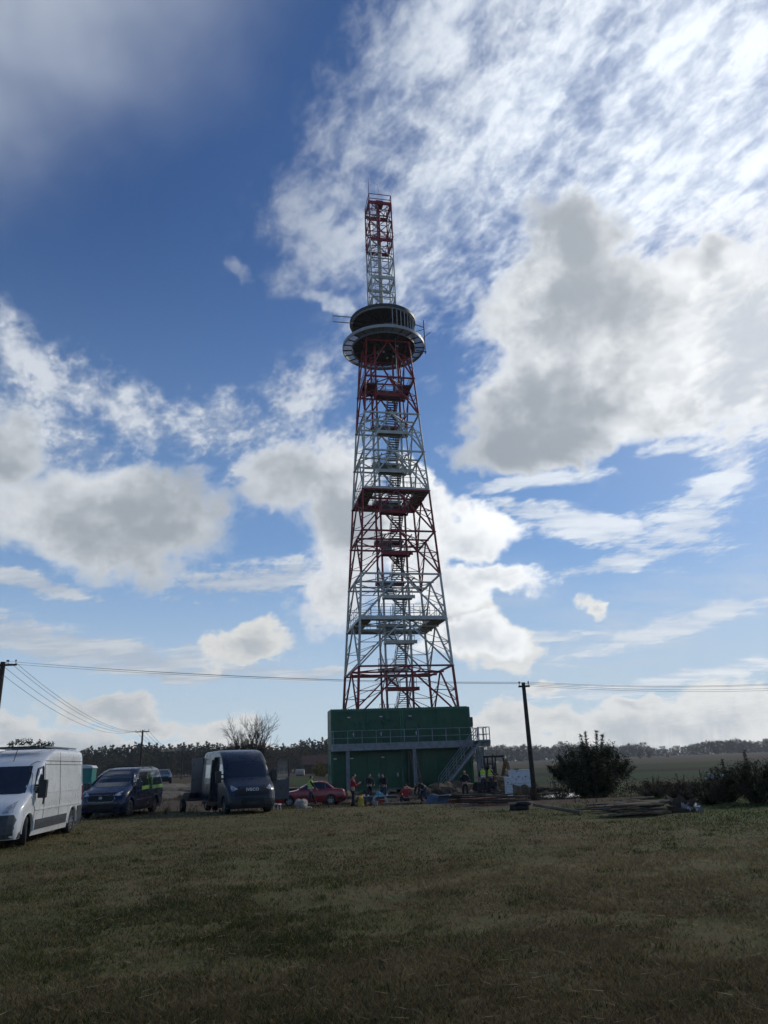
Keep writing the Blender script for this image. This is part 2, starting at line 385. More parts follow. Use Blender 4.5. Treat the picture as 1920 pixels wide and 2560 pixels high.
# ------------------------------------------------------------------ the lattice tower
TB = -.65                                            # height of its foot
TW = thing('lattice_tower', 'tall red and white lattice tower with a round cabin and a square mast on top', 'tower', (.658, 76.4, TB), .205)
HL = 4.6; Z0 = 5.97 - TB
def tz(k): return Z0 + HL * k
def tw(k): return 4.864 - .2638 * k
def corner(a, b, k): return Vector((a * tw(k), b * tw(k), tz(k)))
def band(k):                                         # paint bands, by level
    return 'red' if k < 1 else 'white' if k < 3 else 'red' if k < 5 else 'white' if k < 7 else 'red'
CS = ((-1, -1), (1, -1), (1, 1), (-1, 1))
KB = -Z0 / HL
lv = [KB, 0, 1, 2, 3, 4, 5, 6, 7, 8, 9.05]
for i in range(len(lv) - 1):
    k0, k1 = lv[i], lv[i + 1]; m = band(k0 + .01)
    for a, b in CS:
        MB().tube([corner(a, b, k0), corner(a, b, k1)], .135 - .006 * max(k0, 0), 10).add([], []).build('leg', m, TW, smooth=True)
        # node plate
        MB().box(corner(a, b, k1) - Vector((a * .02, b * .02, 0)), (.34, .34, .05)).build('node_plate', m, TW)
    for j in range(4):
        a, b = CS[j]; c, d = CS[(j + 1) % 4]
        A0, B0, A1, B1 = corner(a, b, k0), corner(c, d, k0), corner(a, b, k1), corner(c, d, k1)
        mb_ = (A1 + B1) / 2
        MB().bar(A1, B1, .15, .17).build('beam', {0: 'red', 1: 'red', 2: 'white', 3: 'white', 4: 'red', 5: 'red', 6: 'white', 7: 'white'}.get(k1, 'red'), TW)
        r = .085
        MB().bar(mb_, A0, r * 1.7).build('diagonal_brace', m, TW)
        MB().bar(mb_, B0, r * 1.7).build('diagonal_brace', m, TW)
        # sub-bracing at half height: strut from leg to diagonal and a short one down
        for P0, P1 in ((A0, A1), (B0, B1)):
            hl = (P0 + P1) / 2; hd = (P0 + mb_) / 2; q = P0 + (P1 - P0) * .27; qd = P0 + (mb_ - P0) * .5
            s = MB(); s.bar(hl, hd, .07); s.bar(q, qd, .06); s.bar(hl, P0 + (mb_ - P0) * .75, .05)
            s.build('strut', m, TW)
    # plan bracing: a diamond between the middles of the beams, and beams to the stair shaft
    if 1 <= k1 <= 8:
        w, z = tw(k1), tz(k1) - .06; cm = {1: 'red', 2: 'white', 3: 'white', 4: 'red', 5: 'red', 6: 'white', 7: 'white'}.get(k1, 'red')
        s = MB()
        mid = [(0, -w), (w, 0), (0, w), (-w, 0)]
        for j in range(4):
            p, q = mid[j], mid[(j + 1) % 4]; s.bar((p[0], p[1], z), (q[0], q[1], z - .02), .09)
        s.build('plan_bracing', cm, TW)
        for yy in (-1.36, 1.36):
            MB().bar((-w, yy, z - .14), (w, yy, z - .14), .11, .16).build('beam', cm, TW)
        for xx in (-1.36, 1.36):
            MB().bar((xx, -w, z - .32), (xx, w, z - .32), .09, .12).build('beam', cm, TW)
# stair shaft columns
for i in range(len(lv) - 1):
    k0, k1 = lv[i], lv[i + 1]
    for a, b in CS:
        MB().bar((a * 1.33, b * 1.33, tz(k0)), (a * 1.33, b * 1.33, tz(k1)), .19).build('shaft_column', band(k0 + .01), TW)
    if k1 <= 8:
        m = band(k0 + .01)
        for (p, q) in (((-1.33, 1.33), (1.33, 1.33)), ((1.33, -1.33), (1.33, 1.33)), ((-1.33, -1.33), (-1.33, 1.33))):
            MB().bar((*p, tz(k0)), (*q, (tz(k0) + tz(k1)) / 2), .08).build('shaft_brace', m, TW)
            MB().bar((*q, (tz(k0) + tz(k1)) / 2), (*p, tz(k1)), .08).build('shaft_brace', m, TW)
# stairs
def flight(x, y0, z0, y1, z1, m):
    n = 11
    f = MB()
    for sx in (-.56, .56):
        f.bar((x + sx, y0, z0), (x + sx, y1, z1), .05, .2)
    root = f.build('stair_flight', m, TW)
    tr = None
    for i in range(1, n + 1):
        t = i / (n + 1); p = (x, y0 + (y1 - y0) * t, z0 + (z1 - z0) * t)
        if tr is None:
            s = MB(); s.box((0, 0, 0), (1.1, .25, .055)); tr = s.build('step', 'grate', root); tr.location = p
        else:
            c = tr.copy(); COL.objects.link(c); c.parent = root; c.location = p
    for sx in (-.56, .56):
        h = MB()
        for dz in (.55, 1.05): h.tube([(x + sx, y0, z0 + dz), (x + sx, y1, z1 + dz)], .022, 6)
        for t in (0.02, .33, .66, .98):
            p = (x + sx, y0 + (y1 - y0) * t, z0 + (z1 - z0) * t); h.tube([p, (p[0], p[1], p[2] + 1.05)], .022, 6)
        h.build('handrail', 'galv', root)
def landing(kz, yc, m):
    z = tz(kz)
    s = MB(); s.box((0, yc, z), (2.9, 1.0, .05)); L = s.build('landing', 'grate', TW)
    f = MB(); so = -1 if yc < 0 else 1
    f.box((.15, yc + so * .52, z - .1), (3.25, .06, .36)); f.box((.15, yc - so * .5, z - .12), (3.1, .06, .2))
    f.box((-1.45, yc, z - .1), (.06, 1.0, .24)); f.box((1.55, yc, z - .1), (.06, 1.5, .24))
    f.build('edge_beam', m, L)
    r = MB()
    for dz in (.55, 1.1):
        r.bar((-1.4, yc + so * .5, z + dz), (1.5, yc + so * .5, z + dz), .035)
        r.bar((-1.42, yc - .45, z + dz), (-1.42, yc + .45, z + dz), .035); r.bar((1.48, yc - .45, z + dz), (1.48, yc + .45, z + dz), .035)
    for xx in (-1.4, -.45, .5, 1.5): r.bar((xx, yc + so * .5, z), (xx, yc + so * .5, z + 1.1), .04)
    for xx in (-1.42, 1.48): r.bar((xx, yc - so * .42, z), (xx, yc - so * .42, z + 1.1), .04)
    r.build('railing', 'galv', L)
for k in range(-1, 8):
    kf, kb, kn = k + .6, k + .1, k + 1.1
    m = band(kf)
    if tz(kb) > .5: landing(kb, 1.75, band(kb))
    landing(kf, -1.75, m)
    if tz(kb) > .5: flight(.64, 1.25, tz(kb), -1.25, tz(kf), band(kf))
    flight(-.62, -1.25, tz(kf), 1.25, tz(kn), band(kf))
landing(8.1, 1.75, 'red')
# perimeter walkways
def rail_line(p, q, z, n, parent, h=1.25, m='galv'):
    p, q = Vector((*p, z)), Vector((*q, z)); s = MB()
    for dz in (h * .5, h): s.bar(p + Vector((0, 0, dz)), q + Vector((0, 0, dz)), .04)
    s.build('rail', m, parent)
    for i in range(n + 1):
        a = p.lerp(q, i / n)
        MB().bar(a, a + Vector((0, 0, h)), .045).build('rail_post', m, parent)
def walkway(k, m, sides=(0, 1, 2, 3), fm='white'):
    w = tw(k) - .05; z = tz(k) + .16; iw = w - 1.25
    for j in sides:
        s = MB()
        if j == 0: s.span((-w, -w, z), (w, -iw, z + .05))
        if j == 2: s.span((-w, iw, z), (w, w, z + .05))
        if j == 1: s.span((iw, -iw + .003, z), (w, iw - .003, z + .05))
        if j == 3: s.span((-w, -iw + .003, z), (-iw, iw - .003, z + .05))
        d = s.build('walkway_deck', 'grate', TW)
        e = MB()
        c = [((-w, -w), (w, -w), (-iw, -iw), (iw, -iw)), ((w, -w), (w, w), (iw, -iw), (iw, iw)), ((w, w), (-w, w), (iw, iw), (-iw, iw)), ((-w, w), (-w, -w), (-iw, iw), (-iw, -iw))][j]
        e.bar((*c[0], z), (*c[1], z), .07, .30); e.bar((*c[2], z - .02), (*c[3], z - .02), .07, .24)
        for t in np.linspace(.12, .88, 7): 
            a_ = Vector((*c[0], z - .08)).lerp(Vector((*c[1], z - .08)), t); b_ = Vector((*c[2], z - .08)).lerp(Vector((*c[3], z - .08)), t); e.bar(a_, b_, .06, .12)
        e.build('deck_beam', fm, d)
        rail_line(c[0], c[1], z + .05, 8, TW); rail_line(c[2], c[3], z + .05, 6, TW)
walkway(2, 'white'); walkway(5, 'red', fm='white'); walkway(7.9, 'red', (1, 3), 'red')
# ring walkway and round cabin
ZR = 48.0 - TB; RO, RI = 4.8, 3.72
rg = MB(); rg.ring(RI, RO, ZR + .1, ZR + .12, 72); RG = rg.build('ring_walkway', 'ringpanel', TW)
MB().ring(RO - .05, RO + .03, ZR - .08, ZR + .30, 72).build('outer_rim', 'rim', RG, smooth=True)
MB().ring(RI - .05, RI + .03, ZR - .12, ZR + .16, 72).build('inner_rim', 'rim', RG, smooth=True)
rib = None
for i in range(24):
    a = 2 * math.pi * i / 24 + .05
    if rib is None:
        rib = MB().box(((RI + RO) / 2, 0, 0), (RO - RI, .045, .14)).build('rib', 'rimdark', RG); rib.location = (0, 0, ZR); rib.rotation_euler = (0, 0, a)
    else:
        c = rib.copy(); COL.objects.link(c); c.parent = RG; c.rotation_euler = (0, 0, a)
CB = MB().disc(RI - .08, ZR + .1, ZR + .22, 64).build('cabin_floor', 'darkdisc', TW)
j_ = MB()
for i in range(8):
    a = math.pi * i / 8; j_.bar((-RI * .97 * math.cos(a), -RI * .97 * math.sin(a), ZR), (RI * .97 * math.cos(a), RI * .97 * math.sin(a), ZR), .1, .14)
for x in (-2.4, -1.2, 1.2, 2.4):
    h = math.sqrt(RI ** 2 - x * x) * .97; j_.bar((x, -h, ZR - .14), (x, h, ZR - .14), .08, .12)
j_.build('floor_joists', 'rimdark', CB)
for (x, y) in ((-.55, .5), (.0, 0.0), (1.35, .9), (1.35, -1.4), (.7, 1.3)):
    MB().box((x, y, ZR - .36), (.22, .14, .2)).build('floodlight', 'whiteplain', CB)
ZT = 51.3 - TB
rf = MB().disc(RI + .02, ZT + .12, ZT + .2, 64).build('cabin_roof', 'rafter', TW)
MB().ring(RI - .12, RI + .10, ZT - .14, ZT + .16, 72).build('roof_rim', 'rim', rf, smooth=True)
MB().ring(RI + .101, RI + .2, ZT - .02, ZT + .34, 72).build('roof_flashing', 'rimdark', rf, smooth=True)
for i in range(20):
    a = 2 * math.pi * i / 20
    MB().bar((.5 * math.cos(a), .5 * math.sin(a), ZT + .02), (3.6 * math.cos(a), 3.6 * math.sin(a), ZT + .02), .10, .18).build('rafter', 'rafter', rf)
for i in range(17):
    a = rad(-84 + i * 8.4); c, s = math.cos(a), math.sin(a)
    MB().bar((RI * c, RI * s, ZR + .1), (RI * c, RI * s, ZT - .14), .11, .08).build('mullion', 'rim', TW)
cw = MB()
for i in range(14):
    a = rad(-60 + i * 16); cw.box((1.9 * math.cos(a), 1.9 * math.sin(a) + .6, (ZR + ZT) / 2), (.7, .06, ZT - ZR - .4), a + math.pi / 2)
cw.build('inner_wall', 'darkdisc', TW)
fr = MB()
for x in (-.1, .25, .6, .95, 1.3):
    fr.bar((x, -1.9, ZR + .2), (x, -1.9, ZR + 2.3), .06)
fr.bar((-.15, -1.9, ZR + 2.3), (1.35, -1.9, ZR + 2.3), .07); fr.bar((-.15, -1.9, ZR + 1.2), (1.35, -1.9, ZR + 1.2), .05)
fr.build('stair_cage', 'galv', TW)
# side frames beside the cabin
sf = MB()
for z in (ZT - .35, ZT + .45): sf.tube([(-3.6, -.4, z), (-6.0, -.4, z)], .06, 8)
sf.tube([(-6.0, -.4, ZT - .4), (-6.0, -.4, ZT + .95)], .035, 6)
sf.build('outrigger_frame', 'rim', TW)
sf = MB(); sf.tube([(5.0, -.3, ZR - .4), (5.0, -.3, ZT + .9)], .06, 8)
sf.bar((3.6, -.3, ZT + .3), (5.0, -.3, ZT - .1), .07); sf.bar((3.6, -.3, ZT - .9), (5.0, -.3, ZT - .35), .05); sf.bar((3.9, -.3, ZR - .05), (5.15, -.3, ZR - .15), .1)
sf.bar((4.0, -2.2, ZR + .2), (5.1, -2.6, ZR + 1.1), .05)
sf.build('outrigger_frame', 'rimdark', TW)
MB().tube([(.9, -2.4, ZR - 5.2), (.9, -2.4, ZR)], .035, 6).build('hanging_rope', 'rim', TW)  # thin rope hanging below the ring, drawn as a straight tube
# mast
MZ0, MZ1, MH = ZT + .2, 68.0 - TB, 1.4
mcol = lambda z: 'red' if z + TB > 60.6 else 'white'
zs = [MZ0 + (MZ1 - MZ0) * i / 6 for i in range(7)]
for i in range(6):
    a0, a1 = zs[i], zs[i + 1]; m = mcol(a0 + .3)
    for (a, b) in CS:
        MB().tube([(a * MH, b * MH, a0), (a * MH, b * MH, a1)], .085, 8).build('mast_leg', m, TW, smooth=True)
    for j in range(4):
        a, b = CS[j]; c, d = CS[(j + 1) % 4]
        MB().bar((a * MH, b * MH, a0), (c * MH, d * MH, a1), .075).build('mast_brace', m, TW)
        MB().bar((c * MH, d * MH, a0), (a * MH, b * MH, a1), .075).build('mast_brace', m, TW)
        big = i % 2 == 1
        MB().bar((a * MH, b * MH, a1), (c * MH, d * MH, a1), .12, .44 if big else .10).build('mast_beam', mcol(a1 - .2), TW)
        if big:
            for dz in (-1.0, -2.0): 
                if j in (0, 2): MB().bar((a * MH, b * MH, a1 + dz), (c * MH, d * MH, a1 + dz), .07).build('mast_beam', mcol(a1 - .2), TW)
    if i % 2 == 1:
        for q in (-.9, 0, .9): MB().bar((q, -MH, a1), (q, MH, a1), .06).build('mast_beam', mcol(a1 - .2), TW)
    if i in (3,):
        s = MB()
        for j in range(4):
            a, b = CS[j]; c, d = CS[(j + 1) % 4]
            for dz in (.55, 1.1): s.bar((a * 1.5, b * 1.5, a1 + dz), (c * 1.5, d * 1.5, a1 + dz), .045)
        s.build('railing', 'red', TW)
    MB().tube([(0, 0, a0), (0, 0, a1)], .22, 12).build('central_pipe', m, TW, smooth=True)
MB().tube([(0, 0, MZ1), (0, 0, MZ1 + 1.2)], .16, 12).build('central_pipe', 'red', TW, smooth=True)
MB().box((.12, -.1, MZ1 + .85), (.9, .8, .75)).build('beacon_box', 'red', TW)
MB().bar((.45, -.2, MZ1), (.45, -.2, MZ1 + .6), .06).build('beacon_leg', 'red', TW)
s = MB()
for j in range(4):
    a, b = CS[j]; c, d = CS[(j + 1) % 4]
    for dz in (.6, 1.3): s.bar((a * MH, b * MH, MZ1 + dz), (c * MH, d * MH, MZ1 + dz), .065)
    s.bar((a * MH, b * MH, MZ1), (a * MH, b * MH, MZ1 + 1.3), .09)
s.build('top_railing', 'red', TW)
MB().tube([(-MH, -MH, MZ1 + 1.3), (-MH, -MH, MZ1 + 3.6)], [.04, .015], 6).build('lightning_rod', 'rimdark', TW)
s = MB(); s.tube([(-MH + .3, -MH, MZ1 + 3.3), (-.2, -MH, MZ1 + 2.7)], .012, 5); s.tube([(-.2, -MH, MZ1 + 1.3), (-.2, -MH, MZ1 + 2.7)], .012, 5); s.build('wire_antenna', 'rimdark', TW)
ld = MB()
for x in (-.85, -.45): ld.bar((x, -.9, MZ0), (x, -.9, MZ1), .04)
z = MZ0
while z < MZ1: ld.bar((-.85, -.9, z), (-.45, -.9, z), .025); z += .3
ld.build('ladder', 'galv', TW)
hp = MB(); z = MZ0 + 1
while z < MZ1 - .3:
    pts = [(-.65 + .42 * math.cos(a), -.9 + .75 * math.sin(a) - .0, z) for a in np.linspace(-math.pi, 0, 9)]
    hp.tube(pts, .016, 4); z += .75
for a in np.linspace(-math.pi * .85, -math.pi * .15, 4):
    hp.bar((-.65 + .42 * math.cos(a), -.9 + .75 * math.sin(a), MZ0 + 1), (-.65 + .42 * math.cos(a), -.9 + .75 * math.sin(a), MZ1 - .4), .02)
hp.build('ladder_cage', 'galv', TW)
# ------------------------------------------------------------------ stacked site containers
BR = .19; BL = Vector((-5.12, 64.3, -.3)); RB = Matrix.Rotation(BR, 3, 'Z')
def bw(x, y, z): return BL + RB @ Vector((x, y, z))
MW, MH_, MD = 6.05, 3.22, 2.44
def container(x0, z0, label, doors, lamps, side=None):
    t = thing('site_container', label, 'container', bw(x0, 0, z0), BR, 'dark green site containers stacked behind the gallery')
    b = MB(); b.span((.04, .06, .06), (MW - .04, MD - .06, MH_ - .06)); b.build('body', 'green', t)
    for xx in (0, MW - .16):
        for yy in (0, MD - .16): MB().span((xx, yy, 0), (xx + .16, yy + .16, MH_)).build('corner_post', 'green2', t)
    for (za, zb) in ((0, .17), (MH_ - .17, MH_)):
        for yy in (.004, MD - .124): MB().span((.162, yy, za), (MW - .162, yy + .12, zb)).build('edge_rail', 'green2', t)
        for xx in (.004, MW - .124): MB().span((xx, .162, za), (xx + .12, MD - .162, zb)).build('edge_rail', 'green2', t)
    xs = np.linspace(.2, MW - .2, 5)
    for i in range(4):
        a, c = xs[i] + .012, xs[i + 1] - .012
        s = MB(); s.span((a, .028, .19), (c, .075, MH_ - .19)); p = s.build('wall_panel', 'green', t, bevel=.006)
        r = MB(); x = a + .10
        while x < c - .06: r.span((x, .018, .2), (x + .035, .03, MH_ - .2)); x += .12
        r.build('panel_ribs', 'green', p)
    ys = np.linspace(.2, MD - .2, 3)
    for i in range(2):
        for xx in (.02, MW - .065): MB().span((xx, ys[i] + .01, .19), (xx + .045, ys[i + 1] - .01, MH_ - .19)).build('wall_panel', 'green2', t, bevel=.006)  # end panels in the paler green, the sky they reflect put into the colour
    for (dx, hs) in doors:
        d = MB(); d.span((dx, -.012, .19), (dx + .95, .012, 2.2)); D = d.build('door', 'green', t, bevel=.008)
        f = MB(); f.span((dx - .07, -.02, .19), (dx - .008, .018, 2.27)); f.span((dx + .958, -.02, .19), (dx + 1.02, .018, 2.27)); f.span((dx - .07, -.02, 2.208), (dx + 1.02, .0165, 2.272))
        f.build('door_frame', 'green', D)
        h = MB(); hx = dx + .84 if hs > 0 else dx + .1
        h.span((hx, -.04, 1.0), (hx + .05, -.013, 1.32)); h.span((hx - .09 * hs, -.07, 1.15), (hx + .05, -.041, 1.18)); h.build('handle', 'whiteplain', D)
        MB().span((dx, -.16, .02), (dx + .95, -.022, .07)).build('threshold', 'galv', D)
    for lx in lamps: MB().span((lx, -.09, 2.52), (lx + .26, .027, 2.60)).build('lamp', 'whiteplain', t, bevel=.01)
    if side == 'louvre':
        MB().span((-.03, .9, 1.2), (.019, 1.5, 2.1)).build('vent_louvre', 'greyplastic', t)
    if z0 > 1:
        r = MB(); x = 0.03
        while x < MW - .15: r.prism([(x, MH_), (x + .13, MH_), (x + .10, MH_ + .055), (x + .03, MH_ + .055)], .01, MD - .01, 'y'); x += .21
        r.build('roof_sheet', 'green2', t)
    return t
container(0, MH_ + .06, 'dark green site container at the upper left of the stack of four', [(1.05, 1), (3.4, 1)], [1.4, 4.15])
container(MW + .03, MH_ + .06, 'dark green site container at the upper right, air conditioner on its end', [(.35, 1)], [.6])
container(0, 0, 'dark green site container at the lower left of the stack, under the gallery', [(3.1, 1), (4.7, 1)], [.2, 1.6, 4.2], 'louvre')
container(MW + .03, 0, 'dark green site container at the lower right, behind the steel stair', [(.05, 1)], [])
ac = thing('air_conditioner', 'small grey air conditioner box high on the right end of the green containers', 'air conditioner', bw(2 * MW + .06, .5, 4.9), BR)
MB().span((0, 0, 0), (.36, .85, .75)).build('casing', 'greyplastic', ac, bevel=.02)
f = MB()
for i in range(7): f.span((.362, .08, .08 + i * .09), (.375, .77, .12 + i * .09))
f.build('grille', 'plastic', ac); MB().span((.0, .1, -.12), (.34, .16, -.003)).build('bracket', 'galv', ac)
# gallery with its columns, rails and stair
G = thing('steel_gallery', 'galvanised steel gallery with railing, posts and a stair, fixed in front of the green containers', 'gallery', BL, BR)
GZ, GD = 3.55, 1.35
for i in range(11):
    MB().span((.1 + i * 1.2, -GD + .06, GZ - .04), (.1 + i * 1.2 + 1.19, -.1, GZ)).build('deck_grating', 'grate', G)
MB().span((.06, -GD, GZ - .42), (13.3, -GD + .058, GZ + .02)).build('edge_beam', 'galv', G)
MB().span((.0, -GD, GZ - .42), (.057, -.1, GZ + .02)).build('edge_beam', 'galv', G)
MB().span((13.303, -GD, GZ - .42), (13.36, .5, GZ + .02)).build('edge_beam', 'galv', G)
for x in (1.1, 6.65, 12.15, 12.5):
    MB().span((x, -GD + .07, -.55), (x + .07, -GD + .30, GZ - .43)).span((x + .2, -GD + .07, -.55), (x + .27, -GD + .30, GZ - .43)).span((x + .071, -GD + .15, -.55), (x + .199, -GD + .2, GZ - .43)).build('post', 'galv', G)
MB().span((6.35, -.5, -.55), (6.5, -.35, GZ - .43)).build('post', 'greyplastic', G)
def grail(p, q, n, z0, z1=None, h=1.15, first=0, name='railing'):
    z1 = z0 if z1 is None else z1
    P, Q = Vector((*p, z0)), Vector((*q, z1)); s = MB()
    for dz in (h * .5, h): s.bar(P + Vector((0, 0, dz)), Q + Vector((0, 0, dz)), .045)
    if name == 'railing': s.bar(P + Vector((0, 0, .07)), Q + Vector((0, 0, .07)), .02, .12)
    r = s.build(name, 'galv', G)
    for i in range(first, n + 1):
        a = P.lerp(Q, i / n); MB().bar(a + Vector((0, 0, -.25 if name == 'railing' else 0)), a + Vector((0, 0, h)), .055).build('rail_post', 'galv', r)
grail((.05, -GD - .03), (11.9, -GD - .03), 10, GZ)
grail((.05, -GD), (.05, -.1), 1, GZ)
grail((12.3, -GD - .03), (13.33, -GD - .03), 2, GZ); grail((13.33, -GD), (13.33, .5), 2, GZ); grail((12.3, .5), (13.33, .5), 2, GZ)
sx1, sx0 = 12.1, 8.55; sy = -GD - .95
for yy in (sy, sy + .85):
    MB().bar((sx0, yy, -.35), (sx1 + .1, yy, GZ - .08), .05, .2).build('stair_stringer', 'galv', G)
    grail((sx0 + .1, yy), (sx1, yy), 5, -.15, GZ + .1, 1.0, name='stair_railing')
    s = MB(); s.bar((sx1, yy, GZ + 1.1), (sx1 + .0, yy, GZ - .1), .05); s.build('rail_post', 'galv', G)
n = 17
for i in range(n):
    t = (i + .7) / n; x = sx0 + (sx1 - sx0) * t
    MB().box((x, sy + .425, -.35 + (GZ + .25) * t), (.24, .8, .05)).build('stair_tread', 'grate', G)
MB().span((sx1 - .1, sy - .02, GZ - .06), (sx1 + 1.0, -GD - .005, GZ - .01)).build('stair_landing', 'grate', G)
# boards leaning on the containers
for i, (x, dx, l, m) in enumerate([(7.0, -.35, 'long pale board leaning against the green containers, nearest the middle post', 'wood'), (7.18, -.3, 'long pale board leaning against the green containers, middle one of three', 'wood'), (7.45, -.38, 'long pale board leaning against the green containers, nearest the stair', 'wood')]):
    p0, p1 = bw(x, -1.15, -.4), bw(x + dx, -.12, 3.0)
    MB().bar(p0, p1, .15, .04, up=(0, -1, 0)).build('leaning_board', m, label=l, cat='board', group='boards leaning on the green containers')
# ------------------------------------------------------------------ vehicles
def interp(tab, z):
    zs = [p[0] for p in tab]
    return float(np.interp(z, zs, [p[1] for p in tab]))
class Body:
    """closed shell of level slices; tables over height: front end, rear end, half width, corner radii"""
    def __init__(s, zs, xf, xr, w, rf, rr, crown=.06):
        s.zs, s.xf, s.xr, s.w, s.rf, s.rr, s.crown = zs, xf, xr, w, rf, rr, crown
    def half(s, x, z):                                # half width at x on slice z
        w, xf, xr, rf, rr = (interp(t, z) for t in (s.w, s.xf, s.xr, s.rf, s.rr))
        if x > xf - rf: d = (x - (xf - rf)) / rf; return w - rf + rf * math.sqrt(max(0, 1 - d * d)) if rf < w else w * math.sqrt(max(0, 1 - d * d))
        if x < xr + rr: d = ((xr + rr) - x) / rr; return w - rr + rr * math.sqrt(max(0, 1 - d * d))
        return w
    def front(s, y, z):
        w, xf, rf = interp(s.w, z), interp(s.xf, z), interp(s.rf, z); ay = abs(y)
        base = xf if ay <= w - rf else xf - rf + math.sqrt(max(0, rf * rf - (ay - w + rf) ** 2))
        return base - s.crown * (y / w) ** 2
    def outline(s, z, n=8):
        w, xf, xr, rf, rr = (interp(t, z) for t in (s.w, s.xf, s.xr, s.rf, s.rr))
        P = []
        for i in range(5): P.append((0, (w - rf) * i / 4))             # front straight, centre to side
        P = [(xf - s.crown * (y / w) ** 2, y) for _, y in P]
        for i in range(1, n + 1):
            a = math.pi / 2 * i / n; y = w - rf + rf * math.sin(a); P.append((xf - rf + rf * math.cos(a) - s.crown * (y / w) ** 2 * math.cos(a), y))
        for i in range(1, 13): P.append((xf - rf + (xr + rr - xf + rf) * i / 12, w))
        for i in range(1, n + 1):
            a = math.pi / 2 * i / n; P.append((xr + rr - rr * math.sin(a), w - rr + rr * math.cos(a)))
        P.append((xr, 0))
        L = P + [(x, -y) for x, y in P[-2:0:-1]]
        return L
    def mesh(s):
        mb = MB(); vs = []; n = None
        for z in s.zs:
            o = s.outline(z); n = len(o); vs += [(x, y, z) for x, y in o]
        fs = [tuple(range(n))[::-1], tuple((len(s.zs) - 1) * n + k for k in range(n))]
        for i in range(len(s.zs) - 1):
            for k in range(n): fs.append((i * n + k, i * n + (k + 1) % n, (i + 1) * n + (k + 1) % n, (i + 1) * n + k))
        return mb.add(vs, fs)
    def build(s, name, m, parent, arches=(), cuts=()):
        mb = s.mesh(); o = mb.build(name, m, parent, smooth=True)
        if arches or cuts:
            c = MB()
            for (x, z, r) in arches:
                for sy in (-1, 1): c.tube([(x, sy * .62, z), (x, sy * 1.4, z)], r, 28)
            for (a, b) in cuts: c.span(a, b)
            co = c.build('cutter', m)
            bo = o.modifiers.new('b', 'BOOLEAN'); bo.object = co; bo.operation = 'DIFFERENCE'; bo.solver = 'EXACT'
            o.parent = None
            bpy.context.view_layer.update()
            me = bpy.data.meshes.new_from_object(o.evaluated_get(bpy.context.evaluated_depsgraph_get()))
            o.modifiers.clear(); o.data = me; o.parent = parent
            try: me.set_sharp_from_angle(angle=rad(35))
            except Exception: pass
            bpy.data.objects.remove(co)
        return o
def fill(poly, step):
    bm = bmesh.new(); vs = [bm.verts.new((u, v, 0)) for u, v in poly]; bm.faces.new(vs)
    us = [p[0] for p in poly]; v_ = [p[1] for p in poly]
    for ax, (lo, hi) in ((0, (min(us), max(us))), (1, (min(v_), max(v_)))):
        t = lo + step
        while t < hi - step * .3:
            co = [0, 0, 0]; no = [0, 0, 0]; co[ax] = t; no[ax] = 1
            bmesh.ops.bisect_plane(bm, geom=bm.verts[:] + bm.edges[:] + bm.faces[:], plane_co=co, plane_no=no); t += step
    bmesh.ops.triangulate(bm, faces=bm.faces[:])
    V = [tuple(v.co) for v in bm.verts]; F = [tuple(v.index for v in f.verts) for f in bm.faces]
    E = [tuple(v.index for v in e.verts) for e in bm.edges if len(e.link_faces) == 1]
    bm.verts.index_update(); bm.free()
    return V, F, E
def skin_patch(body, poly, kind, out=.006, thick=.03, step=.16, side=1):
    """poly on the flank (x, z) or the front (y, z); gives a thin shell lying on the body"""
    V, F, E = fill(poly, step); vs = []; n = len(V)
    for layer in (out, -thick):
        for (u, v, _) in V:
            if kind == 'side':
                y = body.half(u, v); vs.append((u, side * (y + layer), v))
            elif kind == 'rear':
                vs.append((interp(body.xr, v) - layer, u, v))
            else:
                vs.append((body.front(u, v) + layer, u, v))
    fs = list(F) + [tuple(i + n for i in f[::-1]) for f in F] + [(a, b, b + n, a + n) for a, b in E]
    return MB().add(vs, fs)
def wheel(parent, x, y, r, w, hubm='chrome', steer=0.0, spokes=5, z=None):
    s = 1 if y > 0 else -1
    e = MB(); prof = [(r * .62, -w / 2), (r * .93, -w / 2), (r, -w / 2 + .03), (r, w / 2 - .03), (r * .93, w / 2), (r * .62, w / 2)]
    n = 32; vs = []; 
    for k in range(n):
        a = 2 * math.pi * k / n
        for (q, t) in prof: vs.append((q * math.cos(a), t, q * math.sin(a)))
    m = len(prof); fs = [(k * m + i, ((k + 1) % n) * m + i, ((k + 1) % n) * m + (i + 1) % m, k * m + (i + 1) % m) for k in range(n) for i in range(m)]
    e.add(vs, fs); W = e.build('wheel', 'black', parent, smooth=True)
    W.location = (x, y, z if z is not None else r); W.rotation_euler = (0, 0, steer)
    h = MB(); h.tube([(0, -w * .3, 0), (0, s * w * .22, 0)], r * .62, 28); h.build('rim', 'plastic', W, smooth=True)
    h = MB(); h.tube([(0, s * w * .1, 0), (0, s * w * .42, 0)], r * .16, 16)
    for k in range(spokes):
        a = 2 * math.pi * k / spokes; h.bar((r * .1 * math.cos(a), s * w * .34, r * .1 * math.sin(a)), (r * .58 * math.cos(a), s * w * .40, r * .58 * math.sin(a)), r * .17, .03, up=(0, 1, 0))
    h2 = []; 
    for k in range(n):
        a = 2 * math.pi * k / n
        for (q, t) in ((r * .56, .44), (r * .64, .46), (r * .64, .3), (r * .56, .3)): h2.append((q * math.cos(a), s * w * t, q * math.sin(a)))
    h.add(h2, [(k * 4 + i, ((k + 1) % n) * 4 + i, ((k + 1) % n) * 4 + (i + 1) % 4, k * 4 + (i + 1) % 4) for k in range(n) for i in range(4)])
    h.build('hubcap', hubm, W)
    return W
